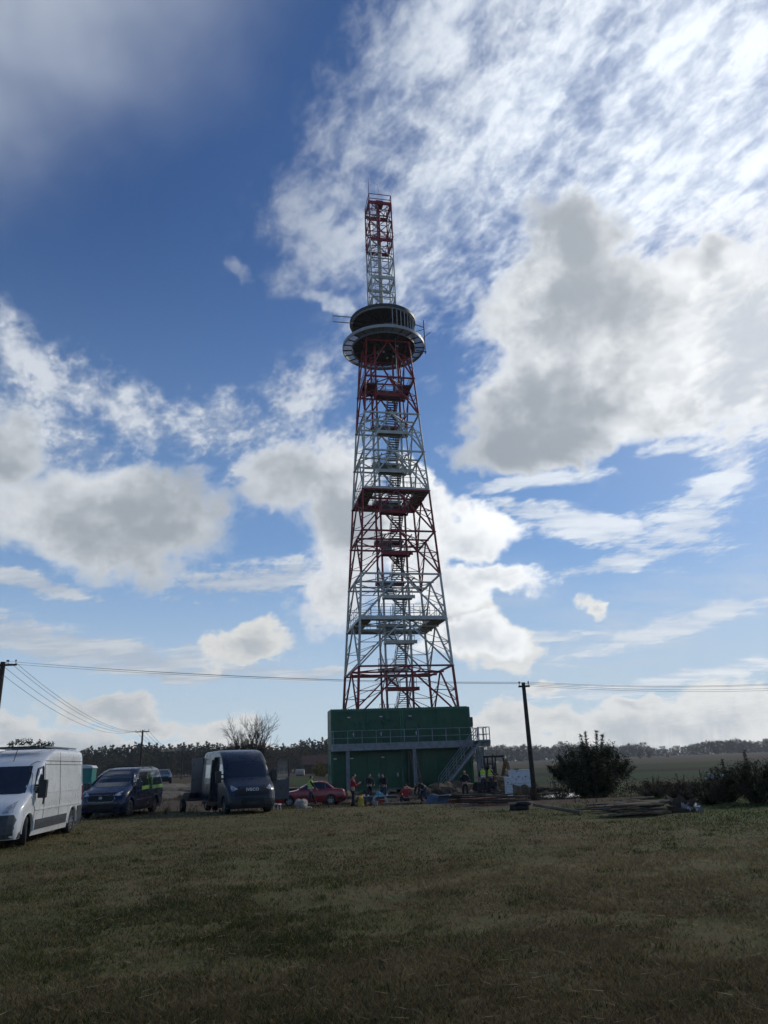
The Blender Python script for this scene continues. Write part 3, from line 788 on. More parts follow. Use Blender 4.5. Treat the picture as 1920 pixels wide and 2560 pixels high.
def liner(parent, x, z, r):
    for sy in (1, -1):
        m_ = MB(); A = np.linspace(-.45, math.pi + .45, 16)
        for a0, a1 in zip(A[:-1], A[1:]): m_.bar((x + (r - .012) * math.cos(a0), sy * .80, z + (r - .012) * math.sin(a0)), (x + (r - .012) * math.cos(a1), sy * .80, z + (r - .012) * math.sin(a1)), .33, .012, up=(math.cos((a0 + a1) / 2), 0, math.sin((a0 + a1) / 2)))
        m_.tube([(x, sy * .625, z), (x, sy * .635, z)], r - .02, 24); m_.build('arch_liner', 'black', parent)
def mirror_(parent, x, y, z, sy, h=.42, w=.24, m='plastic'):
    b = MB(); b.box((x, sy * (y + .10 + w / 2), z), (.16, w, h)); b.bar((x - .02, sy * (y - .02), z - .08), (x, sy * (y + .14), z - .08), .07); b.bar((x - .02, sy * (y - .02), z + .1), (x, sy * (y + .14), z + .1), .05)
    return b.build('wing_mirror', m, parent, bevel=.03)
def seam(body, pts, side, w=.012, kind='side'):
    mb = MB()
    for (p, q) in zip(pts[:-1], pts[1:]):
        k = max(1, int(math.dist(p, q) / .15)); P = [(p[0] + (q[0] - p[0]) * i / k, p[1] + (q[1] - p[1]) * i / k) for i in range(k + 1)]
        P3 = [(u, side * (body.half(u, v) + .002), v) if kind == 'side' else (body.front(u, v) + .002, u, v) for u, v in P]
        for a, b in zip(P3[:-1], P3[1:]): mb.bar(a, b, w)
    return mb

def place(root, fwd_deg, rear_px=None): pass

# ---- white high-roof van, wheelbase 4.04
zs = [.20, .28, .40, .55, .70, .85, .95, 1.02, 1.10, 1.20, 1.28, 1.35, 1.45, 1.6, 1.75, 1.9, 2.0, 2.1, 2.2, 2.3, 2.38, 2.44, 2.49, 2.52]
F = [(.20, 2.90), (.28, 2.96), (.55, 2.98), (.70, 2.94), (.85, 2.88), (.95, 2.80), (1.02, 2.72), (1.10, 2.58), (1.20, 2.36), (1.28, 2.17), (1.35, 2.06), (1.6, 1.76), (1.9, 1.40), (2.0, 1.27), (2.1, 1.12), (2.2, .93), (2.3, .70), (2.38, .47), (2.44, .22), (2.49, -.05), (2.52, -.4)]
Rr = [(.20, -3.02), (.4, -3.05), (1.4, -3.04), (2.2, -3.0), (2.44, -2.97), (2.52, -2.88)]
Wd = [(.20, .96), (.4, 1.01), (1.1, 1.025), (1.3, 1.01), (1.9, .955), (2.3, .925), (2.40, .905), (2.47, .86), (2.52, .76)]
RF = [(.2, .32), (.85, .34), (1.1, .36), (1.35, .30), (2.0, .26), (2.5, .35)]
RRr = [(.2, .08), (2.4, .09), (2.52, .2)]
WV = thing('white_van', 'white high roof panel van with grey bumpers, parked at the left edge of the field', 'van', (0, 0, 0), 0)
wb = Body(zs, F, Rr, Wd, RF, RRr, .10)
wb.build('body', 'vanwhite', WV, arches=[(2.02, .36, .43), (-2.02, .36, .42)])
fs_ = .05
for sy in (1, -1):
    skin_patch(wb, [(.92, 1.30), (1.62, 1.30), (1.78, 1.38), (1.40, 1.78), (1.22, 1.95), (1.0, 2.02), (.93, 1.98)], 'side', side=sy).build('door_window', 'glass', WV)
    seam(wb, [(.85, .5), (.85, 2.08), (1.02, 2.14), (1.25, 2.05), (1.85, 1.42), (1.95, 1.2), (1.62, .9), (1.58, .45)], sy).build('door_seam', 'black_lbl', WV)
    seam(wb, [(.80, 2.15), (-2.9, 2.15)], sy, .014).build('roof_seam', 'black_lbl', WV)
    seam(wb, [(-.55, .45), (-.55, 2.4)], sy, .012).build('panel_seam', 'black_lbl', WV)
    seam(wb, [(.78, 2.05), (-2.85, 2.05), (-2.9, 1.45)], sy, .012).build('panel_seam', 'black_lbl', WV)
    seam(wb, [(.78, 1.28), (-2.85, 1.28)], sy, .018).build('pressed_line', 'vanwhite', WV)
    seam(wb, [(1.55, .86), (-2.85, .86)], sy, .035).build('pressed_line', 'vanwhite', WV)
    skin_patch(wb, [(1.45, .34), (1.45, .60), (-1.4, .62), (-1.4, .36)], 'side', out=.016, side=sy).build('side_moulding', 'greyplastic', WV)
    skin_patch(wb, [(-2.5, .22), (-2.5, .78), (-2.96, .80), (-2.96, .22)], 'side', out=.03, side=sy).build('rear_bumper', 'greyplastic', WV)
    skin_patch(wb, [(-2.88, .95), (-2.88, 1.4), (-2.96, 1.4), (-2.96, .95)], 'side', out=.01, side=sy, step=.04).build('tail_lamp', 'lamp_red', WV)
    mirror_(WV, 1.62, .98, 1.40, sy, .48, .22)
    h = skin_patch(wb, [(.92, .98), (.92, 1.22), (1.0, 1.24), (1.02, 1.0)], 'side', out=.03, side=sy).build('door_handle', 'plastic', WV)
    MB().bar((.4, sy * .74, 2.56), (-2.7, sy * .74, 2.56), .05, .04).build('roof_rail', 'galv', WV)
    # arch lip
    for ax in (2.02, -2.02):
        pts = [(ax + .455 * math.cos(a), sy * (1.012 + (0 if ax < 0 else .003)), .36 + .455 * math.sin(a)) for a in np.linspace(-.1, math.pi + .1, 20)]
        MB().tube(pts, .025, 6).build('arch_lip', 'vanwhite', WV, smooth=True)
liner(WV, 2.02, .36, .43); liner(WV, -2.02, .36, .42)
for x in (.3, -.9, -2.2): MB().box((x, 0, 2.56), (.5 if x < 0 else .3, 1.2, .05)).build('roof_vent', 'plastic', WV, bevel=.02)
MB().tube([(1.0, .1, 2.15), (.78, .1, 2.5)], .012, 5).build('aerial', 'plastic', WV)
skin_patch(wb, [(-.86, 1.30), (.86, 1.30), (.80, 1.75), (.72, 2.02), (-.72, 2.02), (-.80, 1.75)], 'front', out=.008).build('windscreen', 'glass', WV)
skin_patch(wb, [(-1.0, .22), (1.0, .22), (1.0, .62), (.9, .80), (-.9, .80), (-1.0, .62)], 'front', out=.05, thick=.05, step=.12).build('front_bumper', 'greyplastic', WV)
skin_patch(wb, [(-.5, .42), (.5, .42), (.5, .66), (-.5, .66)], 'front', out=.06).build('grille', 'black', WV)
skin_patch(wb, [(-.45, .86), (.45, .86), (.5, .98), (-.5, .98)], 'front', out=.01).build('grille', 'black', WV)
for sy in (1, -1):
    skin_patch(wb, [(sy * .60, .84), (sy * .88, .86), (sy * .985, 1.0), (sy * .99, 1.22), (sy * .93, 1.20), (sy * .70, 1.02)], 'front', out=.012, step=.06).build('headlight', 'lamp', WV, smooth=True)
    wheel(WV, 2.02, sy * .885, .355, .24, 'silver', steer=rad(16), spokes=7); wheel(WV, -2.02, sy * .885, .355, .24, 'silver', spokes=8)
MB().span((-2.6, -.8, .22), (2.5, .8, .34)).build('underbody', 'plastic', WV)
MB().span((3.0, -.26, .46), (3.045, .26, .57)).build('number_plate', 'whiteplain', WV)

# ---- blue crew van, wheelbase 3.30
zs = [.20, .30, .42, .55, .70, .85, .95, 1.02, 1.10, 1.18, 1.25, 1.32, 1.45, 1.6, 1.7, 1.78, 1.84, 1.90, 1.94, 1.96]
F = [(.20, 2.42), (.30, 2.52), (.55, 2.56), (.7, 2.52), (.85, 2.44), (.95, 2.34), (1.02, 2.20), (1.10, 1.96), (1.18, 1.68), (1.25, 1.50), (1.32, 1.38), (1.6, .95), (1.78, .62), (1.84, .48), (1.90, .26), (1.94, .0), (1.96, -.3)]
Rr = [(.20, -2.68), (.4, -2.74), (1.1, -2.74), (1.7, -2.64), (1.9, -2.56), (1.96, -2.4)]
Wd = [(.20, .93), (.4, .985), (1.0, .99), (1.15, .975), (1.5, .90), (1.75, .82), (1.84, .78), (1.91, .70), (1.96, .56)]
RF = [(.2, .42), (.85, .46), (1.1, .42), (1.4, .28), (1.9, .3), (1.96, .3)]
RRr = [(.2, .12), (1.9, .14), (1.96, .2)]
BV = thing('blue_van', 'dark blue van with a lime green stripe and house outline on its flank', 'van', (0, 0, 0), 0)
bb = Body(zs, F, Rr, Wd, RF, RRr, .14)
bb.build('body', 'vanblue', BV, arches=[(1.65, .34, .41), (-1.65, .34, .40)])
for sy in (1, -1):
    skin_patch(bb, [(.55, 1.16), (1.30, 1.14), (1.42, 1.18), (1.0, 1.52), (.72, 1.70), (.57, 1.72)], 'side', side=sy).build('door_window', 'glass', BV)
    skin_patch(bb, [(.40, 1.16), (.40, 1.73), (-1.0, 1.75), (-1.0, 1.17)], 'side', side=sy).build('side_window', 'glass', BV)
    skin_patch(bb, [(-1.08, 1.17), (-1.08, 1.75), (-2.42, 1.73), (-2.52, 1.20)], 'side', side=sy).build('side_window', 'glass', BV)
    for (a, b) in ((.36, -.62), (-1.05, -2.58)):
        skin_patch(bb, [(a, 1.0), (a, 1.15), (b, 1.18), (b, 1.03)], 'side', out=.010, side=sy).build('green_stripe', 'lime', BV)
    hs = [(-.66, 1.06), (-.60, 1.48), (-.44, 1.45), (-.78, 1.70), (-.82, 1.62), (-.90, 1.70), (-1.28, 1.42), (-1.14, 1.44), (-1.05, 1.06)]
    seam(bb, hs, sy, .035).build('house_outline', 'lime', BV)
    seam(bb, [(.48, .4), (.47, 1.74)], sy).build('door_seam', 'black_lbl', BV)
    seam(bb, [(1.28, .45), (-1.15, .5)], sy, .03).build('side_moulding', 'plastic', BV)
    seam(bb, [(1.10, .62), (-1.0, .66)], sy, .02).build('side_moulding', 'silver', BV)
    mirror_(BV, 1.18, .92, 1.22, sy, .30, .22, 'vanblue')
    MB().bar((.1, sy * .66, 1.985), (-2.2, sy * .66, 1.985), .04, .03).build('roof_rail', 'plastic', BV)
    MB().span((.44, sy * .992 - .02, 1.0), (.62, sy * .992 + .02, 1.04)).build('door_handle', 'plastic', BV)
    skin_patch(bb, [(sy * .52, .86), (sy * .70, .84), (sy * .90, .92), (sy * .93, 1.06), (sy * .84, 1.04), (sy * .6, .95)], 'front', out=.012, step=.06).build('headlight', 'lamp', BV, smooth=True)
    skin_patch(bb, [(sy * .62, .42), (sy * .9, .42), (sy * .9, .56), (sy * .66, .58)], 'front', out=.012, step=.06).build('fog_lamp', 'plastic', BV)
    for ax in (1.65, -1.65):
        pts = [(ax + .43 * math.cos(a), sy * .985, .34 + .43 * math.sin(a)) for a in np.linspace(0, math.pi, 20)]
        MB().tube(pts, .03, 6).build('arch_lip', 'vanblue', BV, smooth=True)
    wheel(BV, 1.65, sy * .84, .33, .22, 'chrome', steer=rad(-8)); wheel(BV, -1.65, sy * .84, .33, .22, 'chrome')
for x in (.2, -.9, -2.0): MB().box((x, 0, 1.99), (.06, 1.36, .035)).build('roof_bar', 'plastic', BV)
skin_patch(bb, [(-.78, 1.20), (.78, 1.20), (.72, 1.55), (.64, 1.80), (-.64, 1.80), (-.72, 1.55)], 'front', out=.008).build('windscreen', 'glass', BV)
gr = skin_patch(bb, [(-.48, .62), (.48, .62), (.58, .74), (.48, .88), (-.48, .88), (-.58, .74)], 'front', out=.014, step=.1).build('grille', 'black', BV)
seam(bb, [(-.48, .62), (.48, .62), (.58, .74), (.48, .88), (-.48, .88), (-.58, .74), (-.48, .62)], 1, .022, 'front').build('grille_surround', 'silver', BV)
MB().tube([(bb.front(0, .76) + .012, 0, .76), (bb.front(0, .76) + .03, 0, .76)], .075, 20).build('badge', 'silver', BV).scale = (1, 1, 1)
skin_patch(bb, [(-.5, .26), (.5, .26), (.56, .54), (-.56, .54)], 'front', out=.012, step=.1).build('lower_grille', 'black', BV)
MB().span((-2.3, -.75, .20), (2.1, .75, .33)).build('underbody', 'plastic', BV)

# ---- dark slate van with high roof, doors open
zs = [.24, .32, .45, .60, .75, .90, 1.00, 1.08, 1.16, 1.24, 1.32, 1.42, 1.52, 1.7, 1.9, 2.05, 2.15, 2.3, 2.45, 2.56, 2.64, 2.69, 2.72]
F = [(.24, 3.00), (.32, 3.06), (.60, 3.07), (.75, 3.02), (.90, 2.98), (1.0, 2.93), (1.08, 2.86), (1.16, 2.74), (1.24, 2.58), (1.32, 2.42), (1.42, 2.26), (1.52, 2.12), (1.7, 1.98), (2.05, 1.70), (2.15, 1.60), (2.3, 1.42), (2.45, 1.20), (2.56, .98), (2.64, .72), (2.69, .4), (2.72, .1)]
Rr = [(.24, -3.00), (2.5, -2.98), (2.72, -2.85)]
Wd = [(.24, .95), (.45, 1.0), (1.1, 1.005), (1.3, 1.0), (1.9, .965), (2.4, .935), (2.56, .92), (2.64, .90), (2.69, .86), (2.72, .80)]
RF = [(.24, .30), (.9, .32), (1.2, .34), (1.52, .22), (2.2, .2), (2.72, .3)]
RRr = [(.24, .05), (2.6, .06), (2.72, .15)]
IV = thing('dark_van', 'dark slate blue high roof van facing the camera with its doors standing open', 'van', (0, 0, 0), 0)
ib = Body(zs, F, Rr, Wd, RF, RRr, .10)
ib.build('body', 'vandark', IV, arches=[(2.05, .36, .43), (-1.95, .36, .42)], cuts=[((.85, -1.3, .46), (-.45, -.55, 2.42)), ((.80, -.80, .52), (-2.85, .80, 2.5)), ])
skin_patch(ib, [(-.86, 1.52), (.86, 1.52), (.80, 1.9), (.76, 2.12), (-.76, 2.12), (-.80, 1.9)], 'front', out=.008).build('windscreen', 'glass', IV)
seam(ib, [(-.80, 2.17), (.80, 2.17)], 1, .016, 'front').build('roof_seam', 'black_lbl', IV)
skin_patch(ib, [(-.62, .78), (.62, .78), (.80, 1.0), (.3, 1.07), (-.3, 1.07), (-.80, 1.0)], 'front', out=.012, step=.1).build('grille', 'black', IV)
skin_patch(ib, [(-.97, .26), (.97, .26), (.98, .60), (.9, .74), (-.9, .74), (-.98, .60)], 'front', out=.045, thick=.05, step=.12).build('front_bumper', 'plastic', IV)
skin_patch(ib, [(-.5, .34), (.5, .34), (.44, .66), (-.44, .66)], 'front', out=.055, step=.1).build('lower_grille', 'black', IV)
MB().span((ib.front(0, .5) + .06, -.26, .42), (ib.front(0, .5) + .075, .26, .53)).build('number_plate', 'plastic', IV)
for sy in (1, -1):
    skin_patch(ib, [(sy * .58, 1.04), (sy * .78, .96), (sy * .95, .98), (sy * .975, 1.24), (sy * .9, 1.26), (sy * .7, 1.12)], 'front', out=.012, step=.06).build('headlight', 'lamp', IV, smooth=True)
    skin_patch(ib, [(sy * .62, .42), (sy * .86, .42), (sy * .86, .56), (sy * .62, .56)], 'front', out=.06, step=.06).build('fog_lamp', 'plastic', IV)
    mirror_(IV, 1.82, .97, 1.55, sy, .50, .24)
    wheel(IV, 2.05, sy * .86, .345, .22, 'silver'); wheel(IV, -1.95, sy * .86, .345, .22, 'silver')
    seam(ib, [(.9, 2.25), (-2.85, 2.25)], sy, .014).build('roof_seam', 'black_lbl', IV)
skin_patch(ib, [(.98, 1.50), (1.72, 1.50), (1.85, 1.58), (1.62, 1.95), (1.45, 2.08), (1.0, 2.10)], 'side', side=-1).build('door_window', 'glass', IV)
skin_patch(ib, [(-.55, .44), (-.55, 2.32), (-1.95, 2.32), (-1.95, .44)], 'side', side=-1, out=.07, thick=-.02).build('sliding_door', 'vandark', IV)
skin_patch(ib, [(-.70, 1.5), (-.70, 2.1), (-1.80, 2.1), (-1.80, 1.5)], 'side', side=-1, out=.078, thick=-.07).build('side_window', 'glass', IV)
skin_patch(ib, [(-2.2, 1.5), (-2.2, 2.1), (-2.85, 2.1), (-2.85, 1.5)], 'side', side=-1, out=.01).build('side_window', 'glass', IV)
# black sheet painted as the shade inside the driver's doorway, and the open door itself
skin_patch(ib, [(.92, .50), (1.50, .50), (1.90, .9), (1.98, 1.35), (1.55, 2.10), (.95, 2.15)], 'side', side=1, out=.004).build('doorway_shade', 'black_lbl', IV)
dr = MB(); dp = [(0, .0), (-.52, .0), (-1.12, .0), (-1.14, 1.0), (-1.12, 1.66), (-.55, 1.66), (-.18, 1.16), (-.02, .92)]
def door_panel(mb, poly, t=.07): return mb.prism(poly, -t / 2, t / 2, 'y')
D = door_panel(MB(), [(0, 0), (-1.14, 0), (-1.16, .98), (-.95, .88), (-.55, .86), (-.25, .95), (0, 1.02)]).build('driver_door', 'vandark', IV, bevel=.012)
D.location = (1.88, 1.0, .48); D.rotation_euler = (0, 0, rad(-62))
f = MB(); fr_ = [(0, 1.02), (-.02, 1.08), (-.42, 1.60), (-.62, 1.68), (-1.12, 1.70), (-1.16, .98)]
for p, q in zip(fr_[:-1], fr_[1:]): f.bar((p[0], 0, p[1]), (q[0], 0, q[1]), .05, .07)
f.bar((-.42, 0, .9), (-.42, 0, 1.6), .04); f.build('window_frame', 'plastic', D)
door_panel(MB(), [(-.06, 1.06), (-.25, .98), (-.55, .90), (-.95, .92), (-1.12, 1.0), (-1.09, 1.66), (-.62, 1.64), (-.44, 1.56)], .008).build('door_glass', mat('clear_side_glass', (.5, .6, .6), .25, var=0, alpha=.06, spec=.2), D)
MB().span((-1.05, -.06, .78), (-.9, -.036, .84)).build('handle', 'plastic', D)
# rear doors swung open
for sy, an in ((-1, -100), (1, 100)):
    D = MB().span((-.9, -.025, 0), (0, .025, 1.96)).build('rear_door', 'vandark', IV, bevel=.01)
    D.location = (-3.02, sy * .95, .5); D.rotation_euler = (0, 0, rad(26 if sy < 0 else 6))
    MB().span((-.75, .026 * 1, 1.1), (-.15, .03, 1.75)).build('rear_window', 'glass', D)
MB().span((-2.8, -.78, .42), (.8, .78, .50)).build('load_floor', 'plastic', IV)
MB().span((-.4, .1, .51), (-1.3, .7, 1.5)).build('load_crates', 'black', IV)
MB().span((-2.9, -.78, .22), (2.6, .78, .42)).build('underbody', 'plastic', IV)
# raised letters on the bonnet edge
cu = bpy.data.curves.new('letters', 'FONT'); cu.body = 'IVECO'; cu.size = .17; cu.extrude = .008; cu.align_x = 'CENTER'; cu.align_y = 'CENTER'; cu.offset = .006; cu.space_character = 1.12
to = bpy.data.objects.new('t', cu); COL.objects.link(to); bpy.context.view_layer.update()
me = bpy.data.meshes.new_from_object(to.evaluated_get(bpy.context.evaluated_depsgraph_get())); bpy.data.objects.remove(to)
lo = bpy.data.objects.new('lettering', me); COL.objects.link(lo); me.materials.append(M['reflect']); lo.parent = IV
lo.rotation_euler = (rad(90 - 12), 0, rad(90)); lo.location = (ib.front(0, 1.0) + .035, 0, 1.0)

# ---- red saloon, wheelbase 2.54
zs = [.18, .26, .36, .48, .58, .66, .72, .78, .83, .87, .90, .93, 1.0, 1.1, 1.2, 1.28, 1.33, 1.365, 1.385]
F = [(.18, 2.10), (.26, 2.19), (.48, 2.21), (.58, 2.18), (.66, 2.14), (.72, 2.05), (.78, 1.75), (.83, 1.40), (.87, 1.08), (.90, .92), (.93, .84), (1.2, .32), (1.28, .12), (1.33, -.05), (1.365, -.25), (1.385, -.4)]
Rr = [(.18, -2.06), (.26, -2.16), (.48, -2.20), (.58, -2.18), (.8, -2.14), (.87, -2.08), (.90, -1.95), (.93, -1.62), (1.0, -1.50), (1.2, -1.24), (1.28, -1.12), (1.33, -1.0), (1.365, -.82), (1.385, -.7)]
Wd = [(.18, .78), (.36, .84), (.6, .85), (.85, .82), (.93, .77), (1.2, .66), (1.3, .61), (1.35, .56), (1.385, .45)]
RF = [(.18, .3), (.7, .3), (.9, .35), (1.0, .25), (1.385, .2)]
RRr = [(.18, .22), (.85, .22), (1.0, .25), (1.385, .2)]
RC = thing('red_saloon_car', 'red four door saloon car standing behind the open van door', 'car', (0, 0, 0), 0)
rb = Body(zs, F, Rr, Wd, RF, RRr, .08)
rb.build('body', 'carred', RC, arches=[(1.27, .30, .345), (-1.27, .30, .345)])
for sy in (1, -1):
    skin_patch(rb, [(-.12, .96), (.70, .95), (.34, 1.17), (.06, 1.29), (-.10, 1.30)], 'side', side=sy, step=.08).build('door_window', 'glass', RC)
    skin_patch(rb, [(-.18, .96), (-.92, .96), (-.90, 1.27), (-.60, 1.30), (-.17, 1.30)], 'side', side=sy, step=.08).build('door_window', 'glass', RC)
    skin_patch(rb, [(-.97, .97), (-1.34, .99), (-1.16, 1.18), (-.98, 1.24)], 'side', side=sy, step=.08).build('side_window', 'glass', RC)
    seam(rb, [(-.15, .3), (-.15, 1.32)], sy).build('door_seam', 'black_lbl', RC)
    seam(rb, [(.78, .3), (.80, .92)], sy).build('door_seam', 'black_lbl', RC)
    seam(rb, [(-.95, .95), (-.93, .62)], sy).build('door_seam', 'black_lbl', RC)
    seam(rb, [(.9, .52), (-.85, .52)], sy, .03).build('side_moulding', 'plastic', RC)
    skin_patch(rb, [(-2.0, .24), (-2.0, .44), (-1.64, .44), (-1.64, .24)], 'side', side=sy, out=.02).build('rear_bumper', 'plastic', RC)
    skin_patch(rb, [(sy * .5, .58), (sy * .78, .58), (sy * .78, .70), (sy * .5, .70)], 'front', out=.01, step=.05).build('headlight', 'lamp', RC)
    MB().box((.62, sy * .92, .98), (.1, .16, .13)).build('wing_mirror', 'carred', RC, bevel=.02)
    wheel(RC, 1.27, sy * .72, .295, .19, 'silver', spokes=6); wheel(RC, -1.27, sy * .72, .295, .19, 'silver', spokes=6)
skin_patch(rb, [(-.6, .95), (.6, .95), (.52, 1.28), (-.52, 1.28)], 'front', out=.008).build('windscreen', 'glass', RC)
skin_patch(rb, [(-.78, .24), (.78, .24), (.78, .46), (-.78, .46)], 'front', out=.03).build('front_bumper', 'plastic', RC)
skin_patch(rb, [(-.6, .97), (.6, .97), (.52, 1.26), (-.52, 1.26)], 'rear', out=.008).build('rear_window', 'glass', RC)
skin_patch(rb, [(-.7, .24), (.7, .24), (.7, .46), (-.7, .46)], 'rear', out=.04).build('rear_bumper', 'plastic', RC)
MB().span((-1.8, -.65, .16), (1.8, .65, .28)).build('underbody', 'plastic', RC)

# ---- distant dark car
SC = thing('distant_car', 'small dark car with a silver roof line far behind the blue van', 'car', (0, 0, 0), 0)
zs = [.25, .4, .6, .8, .9, .98, 1.05, 1.2, 1.35, 1.45, 1.52, 1.56]
sb = Body(zs, [(.25, 2.1), (.6, 2.2), (.8, 2.1), (.9, 1.8), (.98, 1.3), (1.05, 1.1), (1.35, .55), (1.52, .1), (1.56, -.2)], [(.25, -2.1), (.9, -2.15), (1.1, -2.0), (1.5, -1.5), (1.56, -1.3)], [(.25, .85), (.8, .9), (1.0, .87), (1.45, .68), (1.56, .5)], [(.25, .3), (1.56, .3)], [(.25, .25), (1.56, .2)])
sb.build('body', 'vandark', SC, arches=[(1.3, .32, .38), (-1.3, .32, .38)])
for sy in (1, -1):
    skin_patch(sb, [(-1.2, 1.05), (.85, 1.03), (.35, 1.40), (-1.1, 1.42)], 'side', side=sy).build('side_window', 'glass', SC)
    MB().bar((.2, sy * .62, 1.56), (-1.4, sy * .62, 1.56), .05).build('roof_rail', 'silver', SC)
    skin_patch(sb, [(sy * .5, .72), (sy * .82, .74), (sy * .82, .86), (sy * .5, .82)], 'front', out=.012, step=.06).build('headlight', 'lamp', SC)
    wheel(SC, 1.3, sy * .78, .33, .2); wheel(SC, -1.3, sy * .78, .33, .2)
skin_patch(sb, [(-.68, 1.08), (.68, 1.08), (.58, 1.44), (-.58, 1.44)], 'front', out=.01).build('windscreen', 'glass', SC)
skin_patch(sb, [(-.4, .55), (.4, .55), (.45, .72), (-.45, .72)], 'front', out=.012).build('grille', 'black', SC)

def put(o, pts, head):
    """stand vehicle o with heading (degrees) so that its local point lands on the spot seen at that pixel and distance"""
    (lx, ly), (px, py, Y) = pts
    P = at(px, py, Y); a = rad(head); c, s = math.cos(a), math.sin(a)
    o.rotation_euler = (0, 0, a); x, y = P.x - (lx * c - ly * s), P.y - (lx * s + ly * c)
    o.location = (x, y, gh(x, y) + .005)
put(WV, ((-2.02, .95), (170, 2086, 25.4)), -83.5)
put(BV, ((1.65, .94), (323, 2033, 33.3)), -90.5)
put(IV, ((2.05, 0), (617, 2034, 33.2)), -66); IV.scale = (1, 1, .945)
put(RC, ((-1.27, .80), (827, 2014, 49)), 184)
put(SC, ((2.0, .0), (408, 1973, 88)), -72)
# ------------------------------------------------------------------ people
def skin_mesh(name, chains, m, parent, sub=1):
    V, E, Rr = [], [], []; idx = {}
    def vid(p, r):
        k = tuple(round(c, 4) for c in p)
        if k not in idx: idx[k] = len(V); V.append(p); Rr.append(r)
        return idx[k]
    for ch in chains:
        prev = None
        for (p, r) in ch:
            i = vid(p, r)
            if prev is not None and i != prev: E.append((prev, i))
            prev = i
    me = bpy.data.meshes.new(name); me.from_pydata([tuple(v) for v in V], E, [])
    o = bpy.data.objects.new(name, me); COL.objects.link(o)
    sk = o.modifiers.new('s', 'SKIN'); sk.use_smooth_shade = True
    for i, d in enumerate(me.skin_vertices[0].data):
        d.radius = (Rr[i], Rr[i]); d.use_root = (i == 0)
    ss = o.modifiers.new('u', 'SUBSURF'); ss.levels = sub; ss.render_levels = sub
    bpy.context.view_layer.update()
    dg = bpy.context.evaluated_depsgraph_get()
    nm = bpy.data.meshes.new_from_object(o.evaluated_get(dg)); o.modifiers.clear(); o.data = nm
    nm.materials.clear(); nm.materials.append(M[m] if isinstance(m, str) else m); o.parent = parent
    return o
def V3(*a): return Vector(a)
M['hair'] = mat('dark_hair', (.02, .014, .01), .8, var=.1)
M['jacket_red'] = mat('red_jacket', (.42, .02, .03), .8, var=.2, scale=8)
M['cloth_dark'] = mat('dark_work_clothes', (.016, .017, .020), .85, var=.2, scale=8)
M['cloth_navy'] = mat('navy_work_trousers', (.014, .018, .034), .85, var=.2, scale=8)
M['jeans'] = mat('blue_jeans', (.03, .05, .10), .85, var=.25, scale=8)
M['helmet'] = mat('white_helmet', (.6, .6, .58), .4, var=.05)
